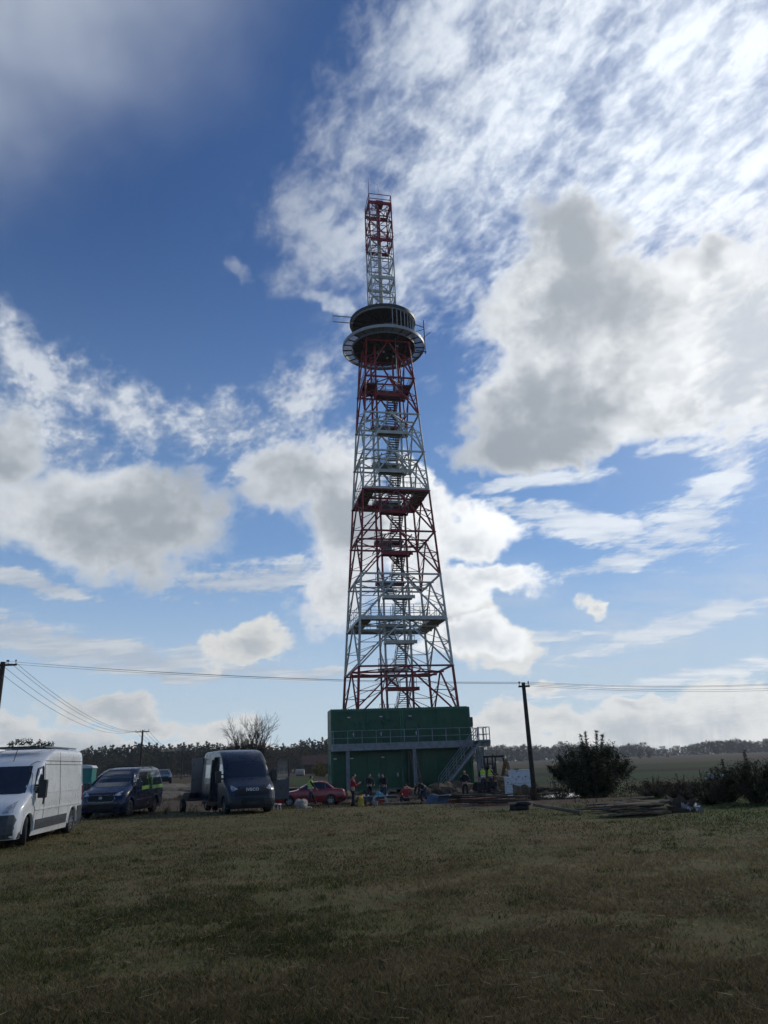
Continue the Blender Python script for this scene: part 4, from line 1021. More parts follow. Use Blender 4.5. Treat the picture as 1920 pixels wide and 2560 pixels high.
def person(label, loc, face, pose, top='cloth_dark', legs='cloth_navy', vest=False, bands=False, hat=None, group=None, scale=1.0):
    """face: heading in degrees, the figure looks along local +x; pose: joints in metres"""
    t = thing('person', label, 'person', loc, rad(face), group, scale)
    J = dict(pel=V3(0, 0, .95), chest=V3(0, 0, 1.25), neck=V3(0, 0, 1.47), head=V3(.03, 0, 1.61),
             lk=V3(.03, .10, .50), la=V3(-.02, .11, .09), rk=V3(.03, -.10, .50), ra=V3(-.02, -.11, .09),
             le=V3(.0, .27, 1.14), lh=V3(.12, .26, .90), re=V3(.0, -.27, 1.14), rh=V3(.12, -.26, .90))
    J.update({k: Vector(v) for k, v in pose.items()})
    pel, ch, nk, hd = J['pel'], J['chest'], J['neck'], J['head']
    up = (nk - pel).normalized(); side = V3(0, 1, 0)
    ls, rs = nk + side * .19 - up * .05, nk - side * .19 - up * .05
    lhip, rhip = pel + side * .10 - up * .03, pel - side * .10 - up * .03
    def foot(a): return [(a, .045), (a + V3(.03, 0, -.05), .042), (a + V3(.17, 0, -.06), .035)]
    def hand(e, h):
        d = (h - e).normalized(); sd = d.cross(V3(0, 1, 0.01)).normalized(); w = d.cross(sd).normalized()
        palm = h + d * .07; out = [[(h, .028), (palm, .034)]]
        for i, l in enumerate((.075, .085, .08, .06)):
            b = palm + sd * (.03 - .02 * i); out.append([(palm, .034), (b + d * .025, .010), (b + d * (.03 + l * .5) + w * .01, .009), (b + d * l * .9 + w * .035, .007)])
        out.append([(h + d * .02 + sd * .03, .014), (h + d * .05 + sd * .05, .011), (h + d * .08 + sd * .055 + w * .01, .009)])
        out[-1].insert(0, (h, .028))
        return out
    body = [[(pel, .13), (ch, .125), (nk - up * .05, .07), (nk, .055), (hd - V3(0, 0, .05), .075), (hd + V3(0, 0, .04), .088), (hd + V3(0, 0, .10), .055)],
            [(nk - up * .05, .07), (ls, .055), (J['le'], .04), (J['lh'], .028)], [(nk - up * .05, .07), (rs, .055), (J['re'], .04), (J['rh'], .028)],
            [(pel, .13), (lhip, .085), (J['lk'], .055), (J['la'], .04)] + foot(J['la'])[1:], [(pel, .13), (rhip, .085), (J['rk'], .055), (J['ra'], .04)] + foot(J['ra'])[1:]]
    hf = (hd - nk); fx = V3(1, 0, 0)
    body += [[(hd + V3(0, 0, .04), .088), (hd + fx * .085 + V3(0, 0, .02), .018), (hd + fx * .112 + V3(0, 0, .0), .012)]]
    body += hand(J['le'], J['lh']) + hand(J['re'], J['rh'])
    skin_mesh('body', body, 'skin', t)
    skin_mesh('jacket', [[(pel + up * .0, .155), (ch, .165), (nk - up * .06, .12), (nk, .075)],
                         [(nk - up * .06, .12), (ls, .082), (J['le'], .060), (J['lh'] - (J['lh'] - J['le']) * .1, .045)],
                         [(nk - up * .06, .12), (rs, .082), (J['re'], .060), (J['rh'] - (J['rh'] - J['re']) * .1, .045)]], top, t)
    skin_mesh('trousers', [[(pel + up * .06, .145), (pel - up * .02, .14), (lhip, .11), (J['lk'], .078), (J['la'] + V3(0, 0, .03), .062)],
                           [(pel - up * .02, .14), (rhip, .11), (J['rk'], .078), (J['ra'] + V3(0, 0, .03), .062)]], legs, t)
    for a in (J['la'], J['ra']):
        skin_mesh('boot', [[(a + V3(0, 0, .04), .058), (a + V3(.02, 0, -.035), .055), (a + V3(.12, 0, -.045), .048), (a + V3(.19, 0, -.05), .038)]], 'black', t)
    if vest:
        skin_mesh('vest', [[(pel + up * .0, .175), (ch, .19), (nk - up * .07, .15), (nk - up * .01, .09)], [(nk - up * .07, .15), (ls, .095)], [(nk - up * .07, .15), (rs, .095)]], 'hivis', t)
        c = MB()
        for h in (.10, .24):
            p = pel + up * h; c.tube([p - up * .025, p + up * .025], .188, 20)
        c.build('reflective_band', 'reflect', t, smooth=True)
    if bands:
        for k, a in (('lk', 'la'), ('rk', 'ra')):
            skin_mesh('reflective_gaiter', [[(J[a] + (J[k] - J[a]) * .12, .078), (J[a] + (J[k] - J[a]) * .78, .086)]], 'hivis', t)
    if hat: skin_mesh('helmet', [[(hd + V3(-.01, 0, .05), .105), (hd + V3(-.01, 0, .11), .085)], [(hd + V3(-.01, 0, .05), .105), (hd + V3(.11, 0, .05), .03)]], hat, t)
    else: skin_mesh('hair', [[(hd + V3(-.045, 0, -.02), .07), (hd + V3(-.03, 0, .05), .088), (hd + V3(-.005, 0, .11), .065)]], 'hair', t)
    return t
def spot(px, py, Y):
    P = at(px, py, Y); return Vector((P.x, P.y, gh(P.x, P.y)))
# heading: 0 looks to the right of the photo, 90 away from the camera, -90 at the camera
person('person in a red jacket standing by the yellow sack, looking at their hands', spot(883, 2019, 41), 10,
       dict(head=(.08, 0, 1.60), le=(.12, .20, 1.10), lh=(.33, .08, 1.22), re=(.12, -.20, 1.10), rh=(.34, -.06, 1.22), lk=(.05, .12, .5), la=(.05, .14, .09), rk=(0, -.1, .5), ra=(-.1, -.11, .09)), 'jacket_red', 'cloth_dark')
person('person in a yellow hi-vis vest walking past the red car near the big sack', spot(777, 2014, 46.3), 15,
       dict(lk=(.18, .10, .52), la=(.34, .10, .10), rk=(-.06, -.1, .50), ra=(-.26, -.1, .14), le=(-.12, .26, 1.15), lh=(.05, .25, .93), re=(.12, -.27, 1.16), rh=(.28, -.22, 1.0)), 'cloth_navy', 'cloth_navy', vest=True)
person('person in dark clothes standing behind the workbench, the left one of two', spot(924, 1985, 52), -60,
       dict(head=(.10, 0, 1.58), neck=(.05, 0, 1.45), le=(.15, .26, 1.14), lh=(.36, .16, 1.0), re=(.15, -.26, 1.14), rh=(.36, -.16, 1.0)), 'cloth_dark', 'cloth_navy')
person('person in dark clothes standing behind the workbench, the right one of two', spot(961, 1985, 51), -110,
       dict(chest=(.05, 0, 1.24), neck=(.14, 0, 1.44), head=(.22, 0, 1.55), le=(.22, .26, 1.12), lh=(.42, .18, .95), re=(.20, -.26, 1.12), rh=(.40, -.16, .95)), 'cloth_dark', 'jeans')
person('person in a red jacket sitting low on the planks with their back turned', spot(1016, 2012, 43.5) + V3(0, 0, .0), 100,
       dict(pel=(0, 0, .32), chest=(.06, 0, .60), neck=(.12, 0, .84), head=(.18, 0, .97), lk=(.38, .2, .48), la=(.42, .2, .09), rk=(.38, -.2, .48), ra=(.42, -.2, .09), le=(.2, .27, .58), lh=(.42, .14, .55), re=(.2, -.27, .58), rh=(.42, -.14, .55)), 'jacket_red', 'cloth_dark')
person('person in dark top and jeans bending down beside the blue grey sheet', spot(1060, 2006, 44), -150,
       dict(pel=(-.1, 0, .84), chest=(.16, 0, .98), neck=(.36, 0, 1.04), head=(.48, 0, 1.0), lk=(.02, .2, .48), la=(-.12, .22, .09), rk=(.06, -.2, .47), ra=(-.06, -.24, .09), le=(.42, .2, .72), lh=(.48, .14, .45), re=(.42, -.2, .72), rh=(.5, -.12, .45)), 'cloth_dark', 'jeans')
person('person in black with pale yellow reflective trouser legs, standing in front of the green containers', spot(1165, 1996, 47), -100,
       dict(head=(.05, 0, 1.60), le=(.12, .25, 1.12), lh=(.26, .1, 1.05), re=(.12, -.25, 1.12), rh=(.26, -.1, 1.02), lk=(.02, .13, .5), la=(-.02, .16, .09), rk=(.02, -.13, .5), ra=(-.02, -.16, .09)), 'cloth_dark', 'cloth_dark', bands=True)
person('person in a yellow hi-vis vest with dark hood, beside the right gallery post', Vector((*at(1211, 1985, 56).xy, -.42)), 80,
       dict(le=(.1, .27, 1.14), lh=(.2, .2, .95)), 'cloth_dark', 'cloth_navy', vest=True)
person('person in a yellow hi-vis vest close to the digger, partly turned away', Vector((*at(1230, 1985, 57).xy, -.38)), 20,
       dict(le=(.15, .25, 1.12), lh=(.38, .2, 1.0), re=(.15, -.25, 1.12), rh=(.38, -.2, 1.0)), 'cloth_dark', 'cloth_navy', vest=True, hat='helmet')
pz = TW.matrix_world if False else Matrix.Translation(TW.location) @ Matrix.Rotation(.205, 4, 'Z')
person('person in dark clothes climbing the stair inside the lattice tower', pz @ Vector((.62, .05, tz(3.35) - .02)), -78,
       dict(lk=(.25, .1, .62), la=(.18, .1, .30), chest=(.06, 0, 1.24), neck=(.12, 0, 1.44), head=(.18, 0, 1.56), re=(.18, -.3, 1.2), rh=(.4, -.36, 1.15)), 'cloth_dark', 'cloth_dark')
# ------------------------------------------------------------------ ground
def ground_material():
    m = bpy.data.materials.new('field_ground'); m.use_nodes = True; t = m.node_tree; b = t.nodes['Principled BSDF']; N = NT(t)
    tc = N.n.new('ShaderNodeTexCoord'); o = X(N, tc.outputs['Object']); x, y, z = N.sep(o)
    wob = N.noise(o, .08, 4, .6); n1 = N.noise(o, .35, 6, .65); n2 = N.noise(o, 2.2, 6, .7); n3 = N.noise(o, 22.0, 5, .7)
    yy = y + (wob - .5) * 14 + (n1 - .5) * 3
    turf = N.mix(N.ss(n1 * .5 + n2 * .5, .38, .62), (.15, .112, .055), (.075, .085, .028))
    turf = N.mix(N.ss(n3, .45, .75) * .5, turf, (.26, .21, .12))
    green = N.ss(x + (y - 22) * .5 + (n1 - .5) * 8, 4, 12) * N.ss(y, 12, 20)
    turf = N.mix(green * .7, turf, (.060, .095, .022))
    dirt = N.mix(N.ss(n2, .35, .65), (.13, .095, .062), (.045, .034, .025)); dirt = N.mix(N.ss(n3, .5, .8) * .5, dirt, (.20, .16, .11))
    dm = N.ss(yy + N.ss(x, .5, 3.5) * N.ss(x, 13, 9) * 8, 36, 39) * N.ss(yy, 66, 84, 1, 0) 
    dm = dm * N.ss(x + (n1 - .5) * 6, 10, 15, 1, .25)
    col = N.mix(dm, turf, dirt)
    ys = y + (wob - .5) * 30 + x * .05
    far = N.mix(N.ss(ys, 74, 84), (.036, .036, .020), (.026, .058, .014))
    far = N.mix(N.ss(ys, 104, 112) * N.ss(ys, 130, 138, 1, 0), far, (.026, .020, .016))
    far = N.mix(N.ss(ys, 134, 146), far, (.038, .050, .018))
    far = N.mix(N.ss(ys, 190, 240), far, (.085, .068, .038))
    farl = N.mix(N.ss(n2, .4, .6), (.10, .07, .035), (.070, .052, .028))
    far = N.mix(N.ss(x, -25, -5, 1, 0), far, farl)
    far = N.mix(N.ss(N.noise(o, .9, 6, .75), .45, .7) * .4, far, (.03, .028, .018))
    col = N.mix(N.ss(yy, 60, 78), col, far)
    N.put(b.inputs['Base Color'], col); b.inputs['Roughness'].default_value = .95; b.inputs['Specular IOR Level'].default_value = .1
    bn = N.n.new('ShaderNodeBump'); bn.inputs['Strength'].default_value = .8; bn.inputs['Distance'].default_value = .05
    N.put(bn.inputs['Height'], n2 * .6 + n3 * .4); N.l.new(bn.outputs[0], b.inputs['Normal'])
    return m
def axis(vals):
    out = []
    for a, b, n in vals: out += list(np.linspace(a, b, n, endpoint=False))
    return out
gx = axis([(-1000, -400, 6), (-400, -60, 18), (-60, 60, 150), (60, 400, 18), (400, 1001, 7)])
gy = axis([(-200, 0, 6), (0, 12, 40), (12, 90, 150), (90, 400, 40), (400, 1001, 12)])
vs = [(x, y, gh(x, y)) for y in gy for x in gx]; nx, ny = len(gx), len(gy)
me = bpy.data.meshes.new('ground'); me.from_pydata(vs, [], [(j * nx + i, j * nx + i + 1, (j + 1) * nx + i + 1, (j + 1) * nx + i) for j in range(ny - 1) for i in range(nx - 1)])
me.polygons.foreach_set('use_smooth', [True] * len(me.polygons))
go = bpy.data.objects.new('ground', me); COL.objects.link(go); go['kind'] = 'structure'; me.materials.append(ground_material())

# grass
def tri_mesh(name, P, C, m, smooth=False):
    """P: (n,3,3) triangle corners, C: (n,3) colours"""
    n = len(P); me = bpy.data.meshes.new(name); me.vertices.add(n * 3); me.vertices.foreach_set('co', P.reshape(-1).astype(np.float32))
    me.loops.add(n * 3); me.loops.foreach_set('vertex_index', np.arange(n * 3, dtype=np.int32)); me.polygons.add(n)
    me.polygons.foreach_set('loop_start', np.arange(0, n * 3, 3, dtype=np.int32))
    if C is not None:
        ca = me.attributes.new('tint', 'FLOAT_COLOR', 'POINT'); cc = np.ones((n * 3, 4), np.float32); cc[:, :3] = np.repeat(C, 3, axis=0); ca.data.foreach_set('color', cc.reshape(-1))
    me.update(calc_edges=True); me.materials.append(m)
    return me
def tint_mat(name, rough=.8, trans=.25):
    m = bpy.data.materials.new(name); m.use_nodes = True; t = m.node_tree; b = t.nodes['Principled BSDF']; N = NT(t)
    a = N.n.new('ShaderNodeAttribute'); a.attribute_name = 'tint'; N.l.new(a.outputs['Color'], b.inputs['Base Color'])
    b.inputs['Roughness'].default_value = rough; b.inputs['Specular IOR Level'].default_value = .15
    if trans:
        tr = N.n.new('ShaderNodeBsdfTranslucent'); N.l.new(a.outputs['Color'], tr.inputs[0]); mx = N.n.new('ShaderNodeMixShader'); mx.inputs[0].default_value = trans
        out = t.nodes['Material Output']; N.l.new(b.outputs[0], mx.inputs[1]); N.l.new(tr.outputs[0], mx.inputs[2]); N.l.new(mx.outputs[0], out.inputs[0])
    return m
M['blade'] = tint_mat('grass_blades', .7, .42); M['leaf'] = tint_mat('leaves', .6, .2)
def fbm2(x, y, s, seed):                              # cheap value noise on arrays
    r = np.random.default_rng(seed); T = r.random((256, 256)); out = 0; amp = 1; tot = 0
    for o in range(4):
        u, v = x * s + 1000, y * s + 1000; i, j = np.floor(u).astype(int), np.floor(v).astype(int); fu, fv = u - i, v - j
        fu = fu * fu * (3 - 2 * fu); fv = fv * fv * (3 - 2 * fv)
        g = lambda a, b: T[a % 256, b % 256]
        out = out + amp * ((g(i, j) * (1 - fu) + g(i + 1, j) * fu) * (1 - fv) + (g(i, j + 1) * (1 - fu) + g(i + 1, j + 1) * fu) * fv); tot += amp; amp *= .55; s *= 2.1
    return out / tot
def ghv(x, y):
    return np.array([gh(a, b) for a, b in zip(x, y)])
n = 460000
u = rng.random(n); y = 1 / (u * (1 / 4.6 - 1 / 37.5) + 1 / 37.5); x = (rng.random(n) * 2 - 1) * (y * .60 + .8)
dens = fbm2(x, y, 1.6, 1) * .6 + fbm2(x, y, .4, 2) * .4
sst = lambda v, a, b: np.clip((v - a) / (b - a), 0, 1)
edge = 36.5 - 8 * sst(x, .5, 3.5) * sst(-x, -13, -9) + (fbm2(x, y, .5, 21) - .5) * 5
keep = (rng.random(n) < np.clip((dens - .22) * 2.6, .12, 1)) & (y < edge) & ((fbm2(x, y, .75, 33) < .60) | (rng.random(n) < .3)); x, y, dens = x[keep], y[keep], dens[keep]; n = len(x)
# heights from a coarse table, for speed
ty = np.linspace(4, 38, 120); tx = np.linspace(-24, 24, 140); TBL = np.array([[gh(a, b) for a in tx] for b in ty])
iy = np.clip((y - 4) / 34 * 119, 0, 118.99); ix = np.clip((x + 24) / 48 * 139, 0, 138.99); i0, j0 = iy.astype(int), ix.astype(int); fy, fx = iy - i0, ix - j0
z = (TBL[i0, j0] * (1 - fy) + TBL[i0 + 1, j0] * fy) * (1 - fx) + (TBL[i0, j0 + 1] * (1 - fy) + TBL[i0 + 1, j0 + 1] * fy) * fx
L = (.016 + .028 * rng.random(n) + .06 * np.clip(dens - .5, 0, 1) + .0004 * y) * np.where(rng.random(n) < .02, 1.9, 1)
W = .0022 + .00048 * y
a = rng.random(n) * 2 * np.pi; lean = .5 + 1.5 * rng.random(n)
dx, dy = np.cos(a), np.sin(a); b_ = a + np.pi / 2 + rng.normal(0, .5, n)
P = np.zeros((n, 3, 3)); P[:, 0] = np.stack([x - np.cos(b_) * W, y - np.sin(b_) * W, z - .006], 1); P[:, 1] = np.stack([x + np.cos(b_) * W, y + np.sin(b_) * W, z - .006], 1)
P[:, 2] = np.stack([x + dx * L * lean, y + dy * L * lean, z + L], 1)
dry = fbm2(x, y, .55, 5) * .45 + fbm2(x, y, 2.4, 6) * .3 + rng.random(n) * .3 - np.clip((x + (y - 22) * .5 - 4) / 10, 0, 1) * .42 * (y > 12) + .13 * np.clip(x / 3, 0, 1) * (y < 15) - .16 * np.exp(-((x + 3.5) / 2.5) ** 2 - ((y - 9.5) / 3) ** 2)
dry = np.clip((dry - .41) * 6, 0, 1)[:, None]
C = (1 - dry) * np.array([.058, .072, .020]) + dry * np.array([.215, .160, .083]); C *= ((.45 + 1.0 * rng.random(n)) * (.25 + 1.5 * (fbm2(x, y, .8, 12) * .5 + fbm2(x, y, .22, 13) * .5)))[:, None]
me = tri_mesh('grass', P, C, M['blade']); o = bpy.data.objects.new('grass', me); COL.objects.link(o); o['kind'] = 'stuff'
# coarser weeds in clumps
nc = 260; u = rng.random(nc); cy_ = 1 / (u * (1 / 4.8 - 1 / 30) + 1 / 30); cx_ = (rng.random(nc) * 2 - 1) * (cy_ * .58 + .6); kk_ = 34
x = np.repeat(cx_, kk_) + rng.normal(0, .09, nc * kk_); y = np.repeat(cy_, kk_) + rng.normal(0, .09, nc * kk_); n = len(x); z = np.repeat(ghv(cx_, cy_), kk_)
hgt = np.repeat(.03 + .05 * rng.random(nc), kk_); L = hgt * (.5 + .7 * rng.random(n)); a = rng.random(n) * 6.283; W = .004 + .00045 * y; P = np.zeros((n, 3, 3)); b_ = a + 1.57
P[:, 0] = np.stack([x - np.cos(b_) * W, y - np.sin(b_) * W, z - .005], 1); P[:, 1] = np.stack([x + np.cos(b_) * W, y + np.sin(b_) * W, z - .005], 1); P[:, 2] = np.stack([x + np.cos(a) * L * .8, y + np.sin(a) * L * .8, z + L], 1)
cc = np.where((rng.random(nc) < .7)[:, None], np.array([[.060, .080, .024]]), np.array([[.22, .17, .09]])); C = np.repeat(cc, kk_, 0) * (.5 + .8 * rng.random(n))[:, None]
o = bpy.data.objects.new('weed_clumps', tri_mesh('weed_clumps', P, C, M['blade'])); COL.objects.link(o); o['kind'] = 'stuff'
# fallen stalks of straw, and coarse dead bents
n = 1500
u = rng.random(n); y = 1 / (u * (1 / 4.6 - 1 / 30) + 1 / 30); x = (rng.random(n) * 2 - 1) * (y * .60 + .8); z = ghv(x, y) + .01 + .04 * rng.random(n)
a = rng.random(n) * np.pi; L = .05 + .14 * rng.random(n); w = .0018 + .0002 * y; P = np.zeros((n, 3, 3))
P[:, 0] = np.stack([x, y, z - w], 1); P[:, 1] = np.stack([x, y, z + w], 1); P[:, 2] = np.stack([x + np.cos(a) * L, y + np.sin(a) * L, z + .02 * rng.random(n)], 1)
C = np.array([.27, .22, .14]) * (.5 + .9 * rng.random(n))[:, None]
o = bpy.data.objects.new('straw_litter', tri_mesh('straw_litter', P, C, M['blade'])); COL.objects.link(o); o['kind'] = 'stuff'

# ------------------------------------------------------------------ foliage and trees
def leaves(cent, rad_, n, size, cols, aspect=.5, droop=0.0, seed=0, flat=1.0):
    r = np.random.default_rng(seed); k = r.integers(0, len(cent), n); c = np.asarray(cent)[k]; R_ = np.asarray(rad_)[k]
    d = r.normal(size=(n, 3)); d /= np.linalg.norm(d, axis=1)[:, None]; p = c + d * (R_ * r.random(n) ** .45)[:, None] * np.array([1, 1, flat])
    t = r.normal(size=(n, 3)); t[:, 2] -= droop; t /= np.linalg.norm(t, axis=1)[:, None]; q = np.cross(t, r.normal(size=(n, 3))); q /= np.linalg.norm(q, axis=1)[:, None]
    s = size * (.6 + .8 * r.random(n))[:, None]; P = np.zeros((n, 3, 3)); P[:, 0] = p - q * s * aspect * .5; P[:, 1] = p + q * s * aspect * .5; P[:, 2] = p + t * s
    cols = np.asarray(cols); ck = (r.random(len(cent)) * len(cols)).astype(int)[k]; C = cols[ck] * (.6 + .8 * r.random(n))[:, None]
    return P, C
def branchy(base, h, seed, depth=5, spread=.5, r0=.16, thin=.62, first=.35, minr=.013, up=.25, n_kids=3, sides=6, lr=.62, twiggy=2):
    r = random.Random(seed); big, small, tips = MB(), MB(), []
    def grow(p, d, L, rr, lvl):
        pts = [p]; q = p; dd = d
        for i in range(3):
            dd = (dd + Vector((r.gauss(0, .10), r.gauss(0, .10), r.gauss(0, .06) + .05 * up))).normalized(); q = q + dd * L / 3; pts.append(q)
        rs = [rr * (1 - .12 * i) for i in range(4)]
        (big if rr > .03 else small).tube(pts, rs, sides if rr > .05 else 4 if rr > .02 else 3, caps=False)
        if lvl == 0: tips.append(q); return
        kk = n_kids + (1 if r.random() < .4 or lvl <= twiggy else 0)
        for i in range(kk):
            t = r.uniform(.35, 1.0) if i else 1.0; o = pts[min(3, int(t * 3))] if i else q
            az = r.uniform(0, 2 * math.pi); sp = spread * r.uniform(.6, 1.3) * (.5 if i == 0 else 1)
            ax = dd.orthogonal().normalized(); ax.rotate(Matrix.Rotation(az, 3, dd)); nd = dd.copy(); nd.rotate(Matrix.Rotation(sp, 3, ax)); nd.z += up * .35; nd.normalize()
            grow(o, nd, L * lr * r.uniform(.75, 1.2), max(minr, rr * thin * r.uniform(.8, 1.05)), lvl - 1)
    return grow, big, small, tips
BARE = thing('bare_tree', 'leafless round crowned tree behind the dark van', 'tree', (0, 0, 0))
P0 = at(618, 1945, 82); gz = gh(P0.x, P0.y); BARE.location = (P0.x, P0.y, gz - .1); BARE.scale = (.78, .78, 1)
grow, big, small, tips = branchy(None, 8, 11, spread=.60, thin=.60, lr=.70, n_kids=3)
htop = at(625, 1768, 82).z - gz
for i, (dx_, dy_, L_) in enumerate([(-.55, .1, 2.1), (-.25, -.3, 2.5), (.05, .2, 2.7), (.3, -.1, 2.6), (.6, .25, 2.1), (-.8, -.2, 1.7), (.85, -.1, 1.8)]):
    grow(Vector((dx_ * .25, dy_ * .25, .2)), Vector((dx_ * .75, dy_, 1.0)).normalized(), L_ * htop / 7.2, .15, 5)
big.build('trunk', 'bark', BARE, smooth=True); small.build('twigs', 'bark', BARE)

def pine_variant(seed, h=14.0):
    r = random.Random(seed); cent, rad_ = [], []
    bare = r.uniform(.10, .3)
    lv_ = 13
    for i in range(lv_):
        t = bare + (1 - bare) * i / (lv_ - 1); R0 = (1 - t) ** .75 * h * .19 * r.uniform(.75, 1.2) + .25
        for j in range(max(2, int(7 * (1 - t) + 2))):
            a = r.uniform(0, 6.28); cent.append((R0 * .72 * math.cos(a), R0 * .72 * math.sin(a), t * h * r.uniform(.97, 1.03))); rad_.append(R0 * .42 + .25)
    P, C = leaves(cent, rad_, 1100, .55, [(.014, .030, .014), (.020, .040, .018), (.026, .045, .018), (.034, .046, .020)], .55, .4, seed, .6)
    return tri_mesh('crown', P, C, M['leaf'])
def broad_variant(seed, h=12.0, cols=((.050, .052, .022), (.075, .066, .026), (.040, .044, .020), (.090, .068, .028)), dense=1300, w=.36, bottom=.15):
    r = random.Random(seed); cent, rad_ = [], []
    for i in range(34):
        t = r.random(); zz = h * (bottom + (1 - bottom) * t * .93); R0 = h * w * math.sqrt(max(.05, 1 - abs(t - .42) ** 2 * 2.4)) * r.uniform(.2, .95); a = r.uniform(0, 6.28)
        cent.append((R0 * math.cos(a), R0 * math.sin(a), zz)); rad_.append(h * r.uniform(.06, .13))
    P, C = leaves(cent, rad_, dense, h * .038, cols, .7, .1, seed)
    return tri_mesh('crown', P, C, M['leaf'])
def trunk_variant(h, r0=.16): 
    t = MB(); t.tube([(0, 0, -.6), (.05, 0, h * .35), (-.05, .05, h * .7), (0, 0, h * .97)], [r0, r0 * .8, r0 * .5, .03], 6)
    for i in range(5):
        a = i * 2.4; z = h * (.35 + .1 * i); t.tube([(0, 0, z), (math.cos(a) * h * .13, math.sin(a) * h * .13, z + h * .09)], [r0 * .35, .02], 4)
    return t
def proto_tree(kind, meshes, h, name, part_m='bark'):
    out = []
    for i, cm in enumerate(meshes):
        tr = trunk_variant(h).build('trunk', part_m)
        out.append((tr.data, cm)); bpy.data.objects.remove(tr)
    return out
PV = proto_tree('pine', [pine_variant(i) for i in range(5)], 14, 'pine')
BVv = proto_tree('broad', [broad_variant(20 + i) for i in range(6)], 12, 'broad')
BRV = proto_tree('brown', [broad_variant(40 + i, 12, ((.085, .060, .032), (.065, .048, .028), (.10, .072, .032)), 1000, .42, .06) for i in range(3)], 12, 'brown')
def plant_tree(name, label, variants, base_h, px, ytop, ybase, Y, group, wscale=1.0, i=0):
    Pb = at(px, ybase, Y); Pt = at(px, ytop, Y); h = Pt.z - Pb.z
    t = thing(name, label, 'tree', (Pb.x, Pb.y, Pb.z), random.uniform(0, 6.28), group); s = h / base_h
    t.scale = (s * wscale, s * wscale, s)
    td, cm = variants[i % len(variants)]
    a = bpy.data.objects.new('trunk', td); COL.objects.link(a); a.parent = t
    c = bpy.data.objects.new('crown', cm); COL.objects.link(c); c.parent = t
    return t
SKY_L = [(190, 1876), (230, 1873), (270, 1869), (300, 1866), (340, 1860), (380, 1862), (420, 1866), (450, 1864), (500, 1861), (560, 1863), (620, 1861), (700, 1864), (745, 1856), (800, 1851), (840, 1848), (1000, 1850)]
SKY_R = [(1150, 1872), (1205, 1870), (1240, 1862), (1290, 1859), (1320, 1864), (1380, 1860), (1450, 1858), (1520, 1861), (1600, 1857), (1640, 1862), (1675, 1870), (1700, 1862), (1740, 1853), (1780, 1847), (1850, 1843), (1880, 1850), (1920, 1845), (2050, 1846)]
def sk(tab, x): return float(np.interp(x, [p[0] for p in tab], [p[1] for p in tab]))
def hor(x): return 1946 - x * .0372
rr = random.Random(5)
px = 196; i = 0
while px < 850:
    yt = sk(SKY_L, px) + rr.uniform(-6, 8); brown = 640 < px < 770 and rr.random() < .6
    plant_tree('broadleaf_tree' if brown else 'pine_tree', 'yellowing broadleaf tree in the left wood beyond the field' if brown else 'dark conifer in the wood along the left horizon', BVv if brown else PV, 12 if brown else 14, px, yt, hor(px) + 14, 335 + rr.uniform(-8, 12),
               'broadleaf trees in the left wood' if brown else 'conifers along the left horizon', rr.uniform(.9, 1.3), i)
    px += rr.uniform(4, 8.5); i += 1
px = 1192
while px < 2000:
    yt = sk(SKY_R, px) + rr.uniform(-4, 7) + 4 * math.sin(px * .07)
    plant_tree('broadleaf_tree', 'hazy broadleaf tree in the far tree line on the right horizon', BVv, 12, px, yt, hor(px) + 10, 850 + rr.uniform(-15, 30), 'broadleaf trees along the right horizon', rr.uniform(.9, 1.35), i)
    px += rr.uniform(6, 11); i += 1
# the wood behind them, one mass
def mass(name, tab, x0, x1, Y0, rows, variants, bh, step, dy, seed):
    r = np.random.default_rng(seed); Ps, Cs = [], []
    for row in range(rows):
        px = x0
        while px < x1:
            cm = variants[int(r.integers(len(variants)))][1]; nT = len(cm.polygons); co = np.zeros(nT * 9, np.float32); cm.vertices.foreach_get('co', co); co = co.reshape(-1, 3, 3)
            cc = np.zeros(nT * 12, np.float32); cm.attributes['tint'].data.foreach_get('color', cc); cc = cc.reshape(-1, 3, 4)[:, 0, :3]
            sel = r.random(nT) < .55; Y = Y0 + row * dy + r.uniform(-6, 6); yb = hor(px) + 12; Pb = at(px, yb, Y); Pt = at(px, sk(tab, px) + 4 + r.uniform(-2, 8), Y); s = (Pt.z - Pb.z) / bh
            a = r.random() * 6.28; Rm = np.array([[math.cos(a), -math.sin(a), 0], [math.sin(a), math.cos(a), 0], [0, 0, 1]])
            Ps.append((co[sel] @ Rm.T) * np.array([s * 1.5, s * 1.5, s]) + np.array(Pb)); Cs.append(cc[sel]); px += step * r.uniform(.7, 1.3)
    o = bpy.data.objects.new(name, tri_mesh(name, np.concatenate(Ps), np.concatenate(Cs), M['leaf'])); COL.objects.link(o); o['kind'] = 'stuff'
mass('conifer_wood', SKY_L, -250, 1190, 350, 3, PV, 14, 11, 16, 3)
mass('far_wood', SKY_R, 1000, 2250, 900, 2, BVv, 12, 12, 25, 4)
